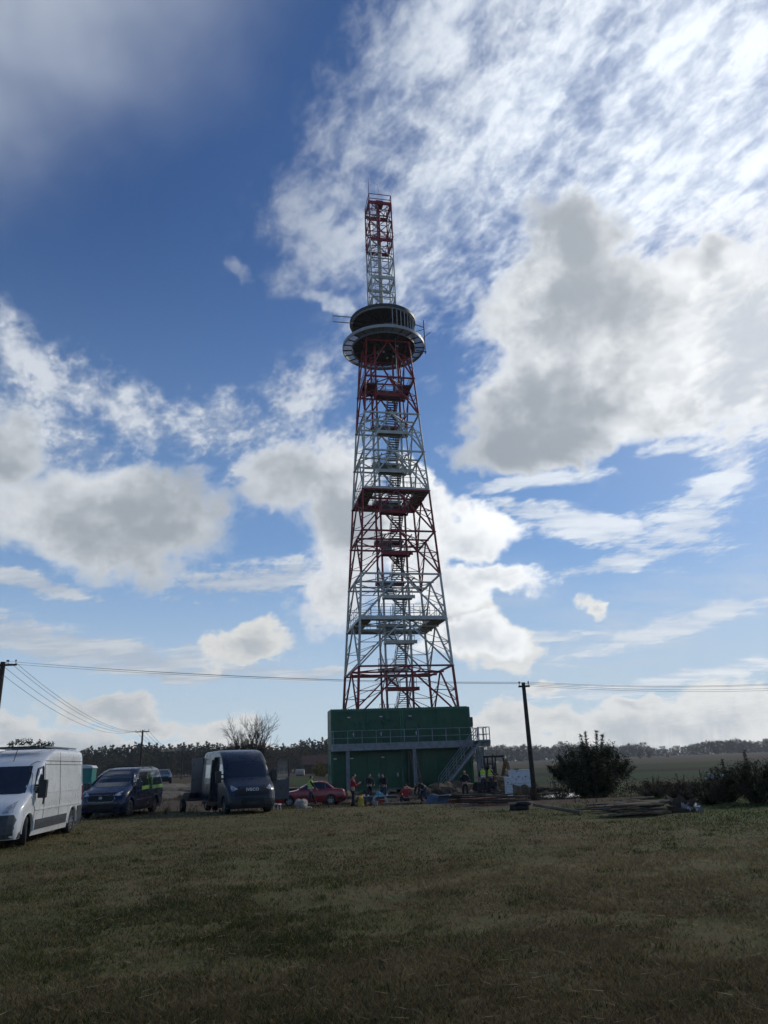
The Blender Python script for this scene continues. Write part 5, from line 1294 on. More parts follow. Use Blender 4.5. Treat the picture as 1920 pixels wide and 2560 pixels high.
# rounded brownish trees in front of the left wood
WHERE = ['just right of the white van', 'left of the slim pole, over the blue van bonnet', 'above the blue van windscreen', 'left of the slim pole, the lower one', 'directly behind the slim pole', 'right of the slim pole', 'above the small distant car', 'left of the distant pole', 'left of the dark van roof', 'behind the left corner of the dark van roof', 'behind the bare tree, its right side', 'right of the bare tree, over the open door', 'midway between bare tree and containers', 'left of the barn', 'directly behind the barn roof', 'touching the left end of the containers']
for k, (px, yt, w) in enumerate([(212, 1868, .8), (240, 1896, 1.3), (275, 1888, 1.4), (305, 1898, 1.2), (352, 1882, 1.0), (380, 1890, 1.1), (432, 1884, .9), (486, 1880, .9), (520, 1893, 1.2), (560, 1900, 1.2), (640, 1880, 1.2), (672, 1872, 1.0), (705, 1876, 1.0), (738, 1868, 1.0), (772, 1872, 1.0), (806, 1880, 1.0)]):
    plant_tree('thicket_tree', 'bushy brownish tree before the conifers, ' + WHERE[k], BRV, 12, px, yt, hor(px) + 12, 250 + rr.uniform(-20, 20), 'bushy brownish trees before the conifers', w, k)
for k, (px, yt, w) in enumerate([(1600, 1878, 1.0), (1622, 1880, 1.3), (1670, 1880, 1.1)]):
    plant_tree('thicket_tree', 'low shrub before the far right tree line, ' + ('narrow and leftmost', 'widest, in the middle', 'rightmost')[k], BVv, 12, px, yt, hor(px) + 12, 520, 'low shrubs before the right tree line', w, k)

# willow bush at the right
def shrub(name, label, px, ybase, Y, w, h, n, size, cols, stems=26, seed=0, aspect=.22, droop=.2, cat='shrub', spikes=5, group=None, dome=1.6):
    r = random.Random(seed); P = at(px, ybase, Y); t = thing(name, label, cat, (P.x, P.y, gh(P.x, P.y) - .03), 0, group); st = MB(); cent, rad_ = [], []
    for i in range(stems):
        a = r.uniform(0, 6.28); e = r.uniform(0, 1) ** .6; hh = h * r.uniform(.6, .84) * (1 - .38 * e * e) if i >= spikes else h * r.uniform(.95, 1.06); 
        if i < spikes: e *= .35
        top = Vector((math.cos(a) * e * w / 2, math.sin(a) * e * w / 2, hh)); mid_ = Vector((top.x * .6, top.y * .6, hh * .55)); st.tube([(top.x * .15, top.y * .15, 0), mid_, top], [.022, .014, .005], 4)
        for k in range(9):
            q = mid_.lerp(top, k / 8) if k > 2 else Vector((top.x * .15, top.y * .15, 0)).lerp(mid_, .4 + .25 * k)
            cent.append(tuple(q)); rad_.append((.10 + .13 * (1 - k / 8)) * (w / 3.4) * (1 if i >= spikes else .42 - .035 * k))
    for i in range(int(dome * stems)):
        a = r.uniform(0, 6.28); zz = r.uniform(.08, .80); R0 = w / 2 * math.sqrt(max(.03, 1 - (max(0, zz - .32) / .62) ** 2)) * r.uniform(.3, 1) * (.8 + .2 * r.random()); cent.append((R0 * math.cos(a), R0 * math.sin(a), zz * h)); rad_.append(w * .085)
    st.build('stems', 'bark', t)
    Pp, C = leaves(cent, rad_, n, size, cols, aspect, droop, seed)
    o = bpy.data.objects.new('foliage', tri_mesh('foliage', Pp, C, M['leaf'])); COL.objects.link(o); o.parent = t
    return t
WC = ((.022, .030, .013), (.030, .036, .016), (.040, .042, .020))
shrub('willow_bush', 'large leafy willow bush right of the leaning utility pole', 1488, 2003, 38.5, 4.2, 3.15, 30000, .15, WC, 60, 2, dome=3.4, spikes=4)
BC = ((.040, .030, .020), (.030, .026, .016), (.055, .042, .026))
shrub('dark_shrub', 'dark tall shrub at the right edge of the field', 1895, 2018, 27, 2.3, 1.75, 9000, .085, WC, 50, 3, dome=3, spikes=2)
shrub('dark_shrub', 'dark shrub second from the right edge, behind the brown weeds', 1825, 2010, 28.5, 2.1, 1.45, 8000, .085, WC, 40, 4, dome=3, spikes=2)
shrub('brown_weeds', 'brown withered weeds directly left of the dark shrubs', 1772, 2018, 27.5, 1.9, 1.1, 6500, .07, BC, 50, 5, .2, dome=3, spikes=2)
shrub('brown_weeds', 'low brown withered weeds just right of the willow bush', 1640, 2000, 33, 2.6, .85, 5500, .08, BC, 50, 6, .2, dome=3, spikes=2)
shrub('brown_weeds', 'brown withered weeds behind the rubble at the right', 1708, 2008, 30, 2.2, .95, 6000, .075, BC, 50, 7, .2, dome=3, spikes=2)
shrub('brown_weeds', 'dry weeds at the foot of the leaning utility pole', 1330, 1998, 40, 2.0, .75, 2500, .07, BC, 30, 8, .2)
shrub('brown_weeds', 'dry weeds in front of the puddle, left of the willow bush', 1400, 2004, 37, 2.2, .5, 2000, .07, BC, 30, 9, .2)
shrub('dark_shrub', 'dark shrub cut by the right edge of the picture', 1965, 2004, 27, 2.0, 1.6, 5000, .10, WC, 36, 10)
shrub('yellow_bush', 'small yellowing bush left of the green containers', 800, 1938, 120, 4.0, 2.0, 1500, .25, ((.20, .15, .03), (.12, .11, .03)), 20, 11, .4)
# rough dry grass along the far edge of the field
n = 15000
y = 27.5 + rng.random(n) * 33; x = -18 + rng.random(n) * 42; nn = fbm2(x, y, .5, 9); keep = (nn > .50) & ((y > 34.5) | ((x > 2) & (x < 13))); x, y = x[keep], y[keep]; n = len(x); z = ghv(x, y)
L = .10 + .22 * rng.random(n); a = rng.random(n) * 6.28; W = .018; P = np.zeros((n, 3, 3)); P[:, 0] = np.stack([x - np.cos(a) * W, y - np.sin(a) * W, z], 1); P[:, 1] = np.stack([x + np.cos(a) * W, y + np.sin(a) * W, z], 1); P[:, 2] = np.stack([x + rng.normal(0, .08, n), y + rng.normal(0, .08, n), z + L], 1)
C = np.array([.085, .07, .035]) * (.4 + 1.0 * rng.random(n))[:, None]
o = bpy.data.objects.new('rough_grass', tri_mesh('rough_grass', P, C, M['blade'])); COL.objects.link(o); o['kind'] = 'stuff'
# leafy top behind the white van
T = thing('young_tree', 'thin young tree whose leafy twigs show above the white van roof', 'tree', (0, 0, 0)); P0 = at(60, 1960, 33); T.location = (P0.x, P0.y, gh(P0.x, P0.y))
st = MB(); cent, rad_ = [], []; hh = at(60, 1852, 33).z - T.location.z
st.tube([(0, 0, -.1), (0, 0, hh * .7)], [.06, .04], 6)
for (dx_, dz_) in ((-.75, -.05), (-.5, .02), (-.25, -.02), (.0, .0), (.2, -.12), (.42, -.04), (.72, -.08), (.55, -.2), (.9, -.14), (-.9, -.25), (-.1, -.3)):
    st.tube([(0, 0, hh * .6), (dx_ * .6, 0, hh * .85 + dz_), (dx_, .1, hh + dz_)], [.025, .015, .006], 4); cent.append((dx_, .1, hh + dz_ - .05)); rad_.append(.15)
st.build('trunk', 'bark', T); Pp, C = leaves(cent, rad_, 420, .12, WC, .4, .6, 12)
o = bpy.data.objects.new('foliage', tri_mesh('foliage', Pp, C, M['leaf'])); COL.objects.link(o); o.parent = T
# ------------------------------------------------------------------ poles and wires
def utility_pole(label, px, ytop, Y, arm_w, r=.13, lean=0.0, ypx=None, group='utility poles'):
    P = at(px, ytop, Y); gz = gh(P.x, P.y); h = P.z - gz; t = thing('utility_pole', label, 'utility pole', (P.x, P.y, gz), 0, group)
    t.rotation_euler = (0, lean, 0)
    MB().tube([(0, 0, -.4), (0, 0, h)], [r * 1.15, r * .8], 10).build('pole', 'pole', t, smooth=True)
    MB().box((0, -.14, h - .22), (arm_w, .09, .10)).build('crossarm', 'pole', t)
    k = 4 if arm_w > 1 else 2
    for i in range(k):
        x = -arm_w / 2 + .06 + (arm_w - .12) * i / (k - 1)
        MB().tube([(x, -.14, h - .17), (x, -.14, h - .06), (x, -.14, h - .05), (x, -.14, h + .05)], [.015, .015, .045, .03], 8).build('insulator', 'rimdark', t)
    return t, Vector((P.x, P.y, gz)), h
rp, RPb, RPh = utility_pole('leaning tarred utility pole between the green containers and the willow bush', 1337, 1705, 42, .62, .13, 0)
# the photo's pole leans a little: top seen at x 1308, foot at 1337
rp.rotation_euler = (0, 0, 0); a_ = at(1308, 1705, 42); rp.location = (at(1337, 1995, 42).x, 42, gh(7.4, 42)); dx_ = a_.x - rp.location.x; rp.rotation_euler = (0, math.atan2(dx_, RPh), 0)
mp, MPb, MPh = utility_pole('slim utility pole with a wide crossarm rising behind the blue van', 357, 1825, 95, 1.7, .13)
fp, FPb, FPh = utility_pole('distant utility pole left of the dark van, before the wood', 457, 1864, 160, 1.8, .13)
LPp = thing('h_frame_pole', 'twin braced timber pole cut by the left edge of the picture', 'utility pole', (0, 0, 0), 0)
Lp = at(8, 1655, 42); gz = gh(Lp.x, 42); lh = Lp.z - gz; LPp.location = (Lp.x, 42, gz)
for x in (0, -1.1): MB().tube([(x, 0, -.3), (x + (-.05 if x else 0), 0, lh)], [.17, .14], 10).build('pole', 'pole', LPp, smooth=True)
for z in (lh - .85, lh - 2.6, lh - 4.8): MB().bar((-1.15, -.15, z), (.14, -.15, z), .12).build('brace', 'pole', LPp)
MB().bar((-1.1, -.12, lh - .9), (0, -.12, lh - .1), .08).build('brace', 'pole', LPp)
MB().bar((-2.0, -.16, lh - .2), (.86, -.16, lh - .2), .10).build('crossarm', 'pole', LPp)
for x in (-1.9, -.6, .3, .38, .80): MB().tube([(x, -.16, lh - .15), (x, -.16, lh - .02), (x, -.16, lh), (x, -.16, lh + .08)], [.015, .015, .05, .035], 8).build('insulator', 'rimdark', LPp)
def wire(label, a, b, sag, r=.008, group='power lines'):
    a, b = Vector(a), Vector(b); pts = []
    for i in range(25):
        t = i / 24; p = a.lerp(b, t); p.z -= sag * 4 * t * (1 - t); pts.append(p)
    return MB().tube(pts, r, 5).build('power_line', 'wire', label=label, cat='power line', group=group)
RT = Vector((a_.x, 42, a_.z))
for i, (xl, zl, xo, zo) in enumerate(((.38, .0, -.34, .04), (.8, -.05, -.12, .08), (.3, -.12, .3, -.02))):
    wire(('highest', 'middle', 'lowest')[i] + ' of three thin power lines running from the left edge to the leaning pole', (Lp.x + xl, 41.85, Lp.z + zl), (RT.x + xo, 41.86, RT.z + zo - .1), .28)
for i, (xo, zo, dy, yy) in enumerate(((.34, .05, 0, 1708), (-.34, .05, .2, 1712), (.12, -.05, .4, 1722), (.3, -.15, .6, 1727))):
    wire(('highest', 'second highest', 'third', 'lowest')[i] + ' of four power lines from the leaning pole to the right edge', (RT.x + xo, 41.86, RT.z + zo - .08), at(2150, yy - 14, 46 + dy), .35)
for i, (xl, zl, xm) in enumerate(((.8, -.1, .8), (.5, -.1, .3), (.16, -.3, -.3), (.16, -.75, -.8))):
    wire(('highest', 'second', 'third', 'lowest')[i] + ' of four lines dropping from the left edge to the slim pole', (Lp.x + xl, 41.9, Lp.z + zl), (MPb.x + xm, MPb.y - .14, MPb.z + MPh - .1), 1.3, .012)
    wire(('leftmost', 'second', 'third', 'rightmost')[i] + ' of four lines joining the two distant poles over the wood', (MPb.x + xm, MPb.y - .14, MPb.z + MPh - .1), (FPb.x + xm, FPb.y - .14, FPb.z + FPh - .1), 1.6, .018)

# ------------------------------------------------------------------ things around the building site
def lump(name, m, c, d, seed, parent=None, rough=.25, n=20, flat=True, **tags):
    """irregular heap resting on the ground, no two alike"""
    mb = MB(); vs, fs = [], []; k = 8
    for i in range(k + 1):
        t = i / k; ph = t * math.pi / 2
        for j in range(n):
            a = 2 * math.pi * j / n; q = Vector((math.cos(a) * math.cos(ph), math.sin(a) * math.cos(ph), math.sin(ph)))
            f = 1 + rough * 2.2 * mnoise.fractal(q * 1.7 + Vector((seed, 0, 0)), .7, 2, 4)
            vs.append((c[0] + q.x * d[0] / 2 * f, c[1] + q.y * d[1] / 2 * f, c[2] + (q.z * d[2] * f if i else -.15)))
    for i in range(k):
        for j in range(n): fs.append((i * n + j, i * n + (j + 1) % n, (i + 1) * n + (j + 1) % n, (i + 1) * n + j))
    fs.append(tuple(k * n + j for j in range(n)))
    return mb.add(vs, fs).build(name, m, parent, smooth=True, **tags)
M['soil'] = mat('sandy_soil', (.19, .13, .075), .95, var=.3, scale=2.5, bump=.9, bscale=9, coords='Object')
M['soil_dark'] = mat('dark_soil', (.075, .055, .036), .95, var=.3, scale=2, bump=.9, bscale=9)
M['bank'] = mat('grey_earth_bank', (.24, .20, .145), .95, var=.3, scale=1.2, bump=.9, bscale=6)
def mound(px, py, Y, w, dd, h, m, seed):
    P = at(px, py, Y); lump('earth_mound', m, (P.x, P.y, gh(P.x, P.y) - .05), (w, dd, h), seed, rough=.3, n=36, kind='structure')
for a in [(868, 1995, 50, 2.6, 2.0, .55, 'soil', 1), (1050, 1990, 52, 2.4, 2, .75, 'soil', 2), (1110, 1988, 53, 4.0, 2.2, .85, 'soil', 3), (1130, 1995, 50, 2.4, 1.6, .6, 'soil_dark', 4), (1300, 1985, 50, 1.9, 1.4, .75, 'soil', 5),
          (1250, 1990, 50, 2.6, 1.6, .4, 'soil_dark', 6), (1200, 2000, 47, 3.2, 1.8, .3, 'soil_dark', 7), (850, 1990, 56, 5, 2.5, .45, 'soil_dark', 8), (1000, 1995, 47, 3.2, 1.8, .28, 'soil', 9), (1330, 1975, 56, 3.0, 2, .5, 'soil_dark', 10),
          (455, 1980, 56, 12, 9, .75, 'bank', 11), (930, 2003, 45, 2.2, 1.4, .22, 'soil', 14), (1150, 2008, 43, 3.6, 1.6, .22, 'soil_dark', 15)]: mound(*a)
# puddle
P0 = at(1400, 1987, 49); gzp = gh(P0.x, 49) + .05
pts = [(P0.x + 1.7 * math.cos(a) * (1 + .25 * mnoise.noise(Vector((a * 2, 0, 5)))) + .1, P0.y + 3.2 * math.sin(a) * (1 + .3 * mnoise.noise(Vector((a * 3, 3, 5))))) for a in np.linspace(0, 2 * math.pi, 48, endpoint=False)]
MB().prism(pts, gzp - .02, gzp, 'z').build('puddle', 'water', kind='structure')
def site_loc(px, py, Y): return spot(px, py, Y)
# toilet cabin
L0 = site_loc(203, 1998, 45); t = thing('portable_toilet', 'teal portable toilet cabin with a white roof behind the white van', 'toilet', (L0.x + .05, L0.y, L0.z), rad(8)); hT = at(214, 1912, 45).z - L0.z
MB().span((-.55, -.55, .1), (.55, .55, hT - .2)).build('cabin', 'teal', t, bevel=.05)
MB().prism([(-.6, hT - .2), (.6, hT - .2), (.5, hT - .06), (0, hT), (-.5, hT - .06)], -.6, .6, 'y').build('roof', 'whiteplain', t)
MB().span((-.42, -.58, .2), (.42, -.552, hT - .35)).build('door', 'teal', t, bevel=.01); MB().span((-.6, -.6, 0), (.6, .6, .098)).build('skid', 'plastic', t)
for z in (.6, 1.2): MB().span((.552, -.5, z), (.58, .5, z + .04)).build('rib', 'teal', t)
# trailer behind the dark van
L0 = site_loc(497, 2028, 37.2); t = thing('small_trailer', 'small dark trailer with mudguards hitched behind the dark van', 'trailer', L0, rad(-62))
MB().span((-.6, -.6, .5), (.6, .6, .58)).span((-.6, -.62, .58), (.6, -.58, .85)).span((-.6, .58, .58), (.6, .62, .85)).span((-.62, -.58, .58), (-.58, .58, .85)).build('bed', 'plastic', t)
for sy in (1, -1):
    wheel(t, 0, sy * .75, .30, .18, 'silver')
    g_ = MB(); 
    for a0, a1 in zip(np.linspace(.1, math.pi - .1, 8)[:-1], np.linspace(.1, math.pi - .1, 8)[1:]): g_.bar((.38 * math.cos(a0), sy * .75, .30 + .38 * math.sin(a0)), (.38 * math.cos(a1), sy * .75, .30 + .38 * math.sin(a1)), .22, .02, up=(0, 1, 0))
    g_.build('mudguard', 'greyplastic', t)
MB().bar((.6, 0, .5), (1.5, 0, .48), .08).build('drawbar', 'galv', t)
# step stool
L0 = site_loc(690, 2024, 35.0); t = thing('step_stool', 'small white folding step on the grass beside the dark van', 'step', L0, rad(-20))
MB().span((-.2, -.15, .20), (.2, .15, .24)).build('tread', 'whiteplain', t, bevel=.01)
for x, y in ((-.19, -.14), (.17, -.14), (-.19, .12), (.17, .12)): MB().bar((x, y, 0), (x * .9, y * .9, .2), .025).build('leg', 'whiteplain', t)
# sacks
def sack(label, px, py, Y, w, d, h, m, seed, name='sack'):
    L0 = site_loc(px, py, Y); t = thing(name, label, 'sack', L0, random.uniform(-.5, .5))
    mb = MB(); n = 28; vs, fs = [], []; k = 10
    for i in range(k + 1):
        z = i / k; sq = 1 - .25 * z - (.25 if i == k else 0); 
        for j in range(n):
            a = 2 * math.pi * j / n; ca, sa = math.cos(a), math.sin(a); r_ = 1 / max(abs(ca), abs(sa)) ** .6
            f = sq * r_ * (1 + .22 * mnoise.fractal(Vector((ca * 1.6 + seed, sa * 1.6, z * 2.6)), .6, 2, 4))
            vs.append((ca * w / 2 * f, sa * d / 2 * f, max(0, z * h * (1 + .30 * mnoise.noise(Vector((ca * 1.3, sa * 1.3 + seed, 4)))))))
    for i in range(k):
        for j in range(n): fs.append((i * n + j, i * n + (j + 1) % n, (i + 1) * n + (j + 1) % n, (i + 1) * n + j))
    fs.append(tuple(k * n + j for j in range(n))); fs.append(tuple(range(n))[::-1])
    mb.add(vs, fs).build('sack_body', m, t, smooth=True)
    s = MB()
    for q in (-.3, .3): s.tube([(q * w, 0, h * .8), (q * w * .8, .05, h * 1.12), (q * w * .4, 0, h * .85)], .018, 5)
    s.build('loop', m, t)
    return t
sack('large crumpled beige sack on the grass in front of the red car', 752, 2020, 42.5, .74, .6, .5, 'sack', 3)
sack('crumpled white plastic bag lying beside the beige sack', 772, 2020, 42, .34, .3, .15, 'whiteplain', 6)
sack('tall bright yellow sack at the feet of the person in red', 903, 2021, 40.5, .32, .28, .58, 'yellow', 8)
sack('black bag standing directly behind the yellow sack', 914, 2019, 41, .22, .24, .42, 'cloth_dark', 9)
# bucket
L0 = site_loc(938, 2021, 40.2); t = thing('bucket', 'grey plastic bucket between the yellow sack and the framed motor', 'bucket', L0)
mb = MB(); mb.tube([(0, 0, 0), (0, 0, .34)], [.13, .16], 20); mb.build('bucket_body', 'concrete', t, smooth=True)
MB().ring(.158, .178, .33, .355, 24).build('bucket_rim', 'concrete', t); MB().tube([(-.16, 0, .33), (-.1, 0, .43), (.1, 0, .43), (.16, 0, .33)], .008, 5).build('handle', 'wire', t)
# framed compactor
L0 = site_loc(950, 2014, 42); t = thing('plate_compactor', 'red motor in a grey tubular frame right of the bucket', 'machine', L0, rad(10))
MB().tube([(-.36, -.2, .05), (-.30, -.2, .48), (-.2, -.2, .54), (.2, -.2, .54), (.3, -.2, .48), (.42, -.2, .05)], .03, 8).build('frame', 'silver', t, smooth=True)
MB().tube([(-.36, .2, .05), (-.30, .2, .48), (-.2, .2, .54), (.2, .2, .54), (.3, .2, .48), (.42, .2, .05)], .03, 8).build('frame', 'silver', t, smooth=True)
MB().span((-.14, -.14, .1), (.16, .14, .36)).build('motor', 'lamp_red', t, bevel=.03); MB().span((-.4, -.25, .0), (.45, .25, .05)).build('base_plate', 'plastic', t); MB().tube([(.2, 0, .2), (.2, 0, .34)], .07, 12).build('air_filter', 'black', t)
# workbench with bits on it
L0 = site_loc(942, 1999, 47.5); t = thing('long_crate', 'long low dark blue crate carrying bags and bottles, in front of the containers', 'crate', L0, rad(4))
for i in range(4): MB().span((-1.16 + i * .59, -.4, .02), (-1.16 + i * .58 + .57, -.37, .42)).build('panel', 'darkblue', t)
MB().span((-1.17, -.368, .02), (1.18, .4, .40)).build('core', 'darkblue', t); MB().span((-1.2, -.42, .421), (1.21, .42, .46)).build('lid', 'tarp', t)
def small_thing(name, label, cat, base, dx, dy, mb, m, group=None): o = mb.build(name, m); o.location = (base.x + dx, base.y + dy, base.z); return tag(o, label, cat, group)
s = lump('bag', M['tarp'], (L0.x + .12, L0.y, L0.z + .47), (.42, .3, .2), 4); s.data.materials[0] = mat('light_blue_bag', (.10, .33, .42), .6, var=.15); tag(s, 'light blue bag lying on the long dark crate', 'bag')
for i, (dx_, hh_, l) in enumerate(((-.75, .12, 'white bottle at the left end of the long dark crate'), (-.5, .09, 'low white tub on the long dark crate, left of the blue bag'), (.62, .1, 'pale tin on the long dark crate, right of the blue bag'))):
    small_thing('bottle', l, 'bottle', Vector((L0.x + dx_, L0.y - .1, L0.z + .462)), 0, 0, MB().tube([(0, 0, 0), (0, 0, hh_ * .7), (0, 0, hh_ * .85), (0, 0, hh_)], [.05, .05, .03, .025], 10), 'whiteplain')
# planks: a pile as a thing with each plank a part
def plank_pile(name, label, px, py, Y, rz, spec, seed, wd='wood'):
    r = random.Random(seed); L0 = site_loc(px, py, Y); t = thing(name, label, 'plank pile', L0, rad(rz))
    for (n, L, w, h, sp, skew) in spec:
        for i in range(n):
            x, y, z = r.gauss(0, .25), r.uniform(-sp, sp), .04 + i * h * .55 + r.uniform(0, .03); a = rad(r.gauss(0, skew)); l = L * r.uniform(.6, 1.05); ti = r.gauss(0, .03)
            p = Vector((-l / 2 * math.cos(a), -l / 2 * math.sin(a), -l / 2 * ti)); o = Vector((x, y, z + abs(l / 2 * ti)))
            MB().bar(o + p, o - p, w * r.uniform(.8, 1.2), h * .6).build('plank', r.choice(wd), t)
    return t
plank_pile('plank_pile', 'large untidy pile of old planks on the grass in front of the willow bush', 1595, 2036, 24.0, 2, [(6, 2.2, .15, .07, .5, 6), (9, 1.7, .12, .06, .45, 17), (12, 1.2, .10, .06, .35, 30)], 3, ['wood', 'wood_dark', 'wood', 'wood_dark', 'wood_new'])
plank_pile('plank_pile', 'low dark heap of boards left of the big plank pile', 1508, 2026, 26, -4, [(6, 1.3, .14, .06, .35, 14)], 5, ['wood_dark', 'wood_dark', 'rust'])
plank_pile('plank_pile', 'long dark timbers stacked right of the blue grey sheet', 1150, 2013, 42, -5, [(8, 2.6, .2, .1, .5, 7), (6, 2.2, .15, .07, .4, 12)], 7, ['wood_dark', 'wood_dark', 'wood'])
plank_pile('plank_pile', 'flat scatter of dark timbers in front of the digger and white cabinets', 1225, 2022, 33, 0, [(7, 3.0, .16, .08, .8, 5), (4, 2.0, .14, .07, .6, 10)], 9, ['wood_dark', 'rust', 'wood_dark'])
plank_pile('plank_pile', 'long low planks under the person sitting in red', 1003, 2018, 41, 0, [(4, 2.7, .28, .09, .25, 1.5)], 10, ['wood_dark', 'wood'])
plank_pile('plank_pile', 'beam and board leaning low beside the right gallery post', 1150, 1992, 55, 6, [(3, 3.0, .14, .12, .4, 4)], 12, ['wood'])
L0 = site_loc(1388, 2024, 25.5); o = MB().tube([(-.62, .35, .30), (.1, .05, .17), (.72, -.3, .06)], [.05, .055, .06], 10).build('fallen_pole', 'wood', smooth=True, label='grey pole lying aslant on the grass edge right of the leaning utility pole', cat='pole'); o.location = L0
# tyre heap
L0 = site_loc(1306, 2026, 28.5); t = thing('tyre_heap', 'black heap of two old tyres under a dark sheet at the grass edge', 'tyres', L0, .4, scale=.75)
for i, (x, z) in enumerate(((0, .0), (.12, .2))):
    n = 24; vs, fs = [], []
    for k in range(n):
        a = 2 * math.pi * k / n
        for q in range(8):
            b = 2 * math.pi * q / 8; rr_ = .26 + .09 * math.cos(b); vs.append((x + rr_ * math.cos(a), rr_ * math.sin(a), z + .1 + .1 * math.sin(b)))
    for k in range(n):
        for q in range(8): fs.append((k * 8 + q, ((k + 1) % n) * 8 + q, ((k + 1) % n) * 8 + (q + 1) % 8, k * 8 + (q + 1) % 8))
    MB().add(vs, fs).build('tyre', 'black', t, smooth=True)
s = lump('sheet', 'cloth_dark', (-.25, .1, 0), (.7, .5, .3), 14, t)
# leaning blue grey sheet
L0 = site_loc(1092, 2018, 41.5); t = thing('metal_sheet', 'bent blue grey sheet lying aslant between the planks', 'sheet', L0, rad(-8))
vs, fs = [], []; n = 12
for i in range(n + 1):
    for j in range(7):
        u, v = i / n, j / 6; x = -.62 + 1.2 * u + .18 * v; zz = (.50 * v + .04) * (1 - .35 * max(0, u - .6)) + .05 * math.sin(u * 9) * v; vs.append((x, .5 * v - .2, max(.01, zz)))
for i in range(n):
    for j in range(6): fs.append((i * 7 + j, (i + 1) * 7 + j, (i + 1) * 7 + j + 1, i * 7 + j + 1))
o = MB().add(vs, fs).build('sheet_skin', 'tarp', t, smooth=True); so = o.modifiers.new('s', 'SOLIDIFY'); so.thickness = .012
MB().bar((-.5, -.2, .02), (.6, -.2, .02), .05).build('sheet_edge', 'greyplastic', t)
# formwork wall, dark
L0 = site_loc(1166, 1990, 57); t = thing('formwork_wall', 'low dark shuttering boards set along the ground below the container stair', 'formwork', (L0.x, L0.y, L0.z), rad(9))
for i in range(6): MB().span((-2.45 + i * .82, -.03, .0), (-2.45 + i * .82 + .80, .03, .78)).build('board', 'black' if i % 2 else 'wood_dark', t)
for i in range(7): MB().span((-2.5 + i * .82, .031, 0), (-2.5 + i * .82 + .08, .12, .84)).build('stake', 'wood_dark', t)
# foundation blocks under the containers
t = thing('concrete_footing', 'concrete block footing under the green containers', 'footing', BL - Vector((0, 0, .6)), BR)
for i in range(9):
    for yy in (.02, 2.0): MB().span((i * 1.46, yy, 0), (i * 1.46 + .42, yy + .4, .596)).build('block', 'concrete', t, bevel=.01)
# electrical cabinets
def cabinet(label, px0, px1, yt, yb, Y, doors, lean=0.0):
    a = at(px0, yb, Y); b = at(px1, yb, Y); h = at(px0, yt, Y).z - a.z; w = b.x - a.x; z = gh(a.x, Y)
    z = min(z, a.z); h = at(px0, yt, Y).z - z; t = thing('electrical_cabinet', label, 'cabinet', ((a.x + b.x) / 2, Y, z), rad(4)); t.rotation_euler[1] = lean
    MB().span((-w / 2, 0, .12), (w / 2, .45, h - .05)).build('housing', 'whiteplain', t, bevel=.01); MB().span((-w / 2 - .03, -.03, h - .048), (w / 2 + .03, .48, h)).build('lid', 'whiteplain', t); MB().span((-w / 2 + .02, .02, -.1), (w / 2 - .02, .43, .118)).build('plinth', 'concrete', t)
    for i in range(doors):
        x0, x1 = -w / 2 + w * i / doors + .012, -w / 2 + w * (i + 1) / doors - .012
        d = MB().span((x0, -.016, .16), (x1, -.002, h - .09)).build('door', 'whiteplain', t, bevel=.004)
        for zz in (.35, .5, .65, .8): MB().span((x0 + .02, -.020, zz), (x1 - .02, -.0165, zz + .012)).build('rib', 'greyplastic', d)
        MB().span((x1 - .07, -.03, h * .62), (x1 - .045, -.017, h * .62 + .12)).build('handle', 'plastic', d)
        MB().span((x0 + .05, -.022, h * .72), (x0 + .15, -.017, h * .72 + .06)).build('label_plate', 'greyplastic', d)
    return t
cabinet('wide white electrical cabinet between the digger and the leaning utility pole', 1278, 1330, 1925, 1980, 50, 3)
cabinet('narrow white electrical cabinet in front of the wide one', 1267, 1283, 1943, 1985, 48.5, 1)
s = lump('jacket', 'cloth_dark', (at(1293, 1926, 50).x, 50.2, at(1293, 1925, 50).z - .02), (.42, .5, .10), 21); tag(s, 'black jacket thrown over the top of the wide white cabinet', 'jacket')
# mini digger
L0 = site_loc(1243, 1992, 58); DZ = L0.z; t = thing('mini_digger', 'worn orange mini digger with an open black cab beside the green containers', 'digger', L0, rad(-62)); t.scale = (1.12,) * 3
for sy in (1, -1):
    tr = MB(); prof = [(-.75 + .0, .2)]; pts = [( .62 * math.cos(a) * 0 + (.6 if c > 0 else -.6) + .2 * math.cos(a), .2 + .2 * math.sin(a)) for c, rng_ in ((1, np.linspace(-math.pi / 2, math.pi / 2, 8)), (-1, np.linspace(math.pi / 2, 3 * math.pi / 2, 8))) for a in rng_]
    tr.prism(pts, sy * .35, sy * .62, 'y'); T_ = tr.build('track', 'black', t, smooth=False)
    for x in (-.55, -.2, .2, .55): MB().tube([(x, sy * .63, .2), (x, sy * .66, .2)], .12, 14).build('roller', 'plastic', T_)
MB().tube([(0, 0, .3), (0, 0, .45)], .3, 18).build('turntable', 'plastic', t)
MB().prism([(-.8, .46), (.45, .46), (.45, .62), (.1, .75), (.0, 1.05), (-.72, 1.08), (-.85, .8)], -.5, .5, 'y').build('engine_house', 'orange', t, bevel=.03)
MB().span((-.35, -.25, 1.06), (.05, .25, 1.16)).build('seat', 'black', t, bevel=.03); MB().span((-.4, -.25, 1.16), (-.3, .25, 1.6)).build('seat_back', 'black', t, bevel=.03)
cf = MB()
for x in (-.55, .42):
    for y in (-.47, .47): cf.bar((x, y, .62 if x > 0 else 1.05), (x * .95, y * .95, 2.2), .06)
for a, b in (((-.55, -.47), (.42, -.47)), ((.42, -.47), (.42, .47)), ((.42, .47), (-.55, .47)), ((-.55, .47), (-.55, -.47))): cf.bar((*[v * .95 for v in a], 2.2), (*[v * .95 for v in b], 2.2), .07); 
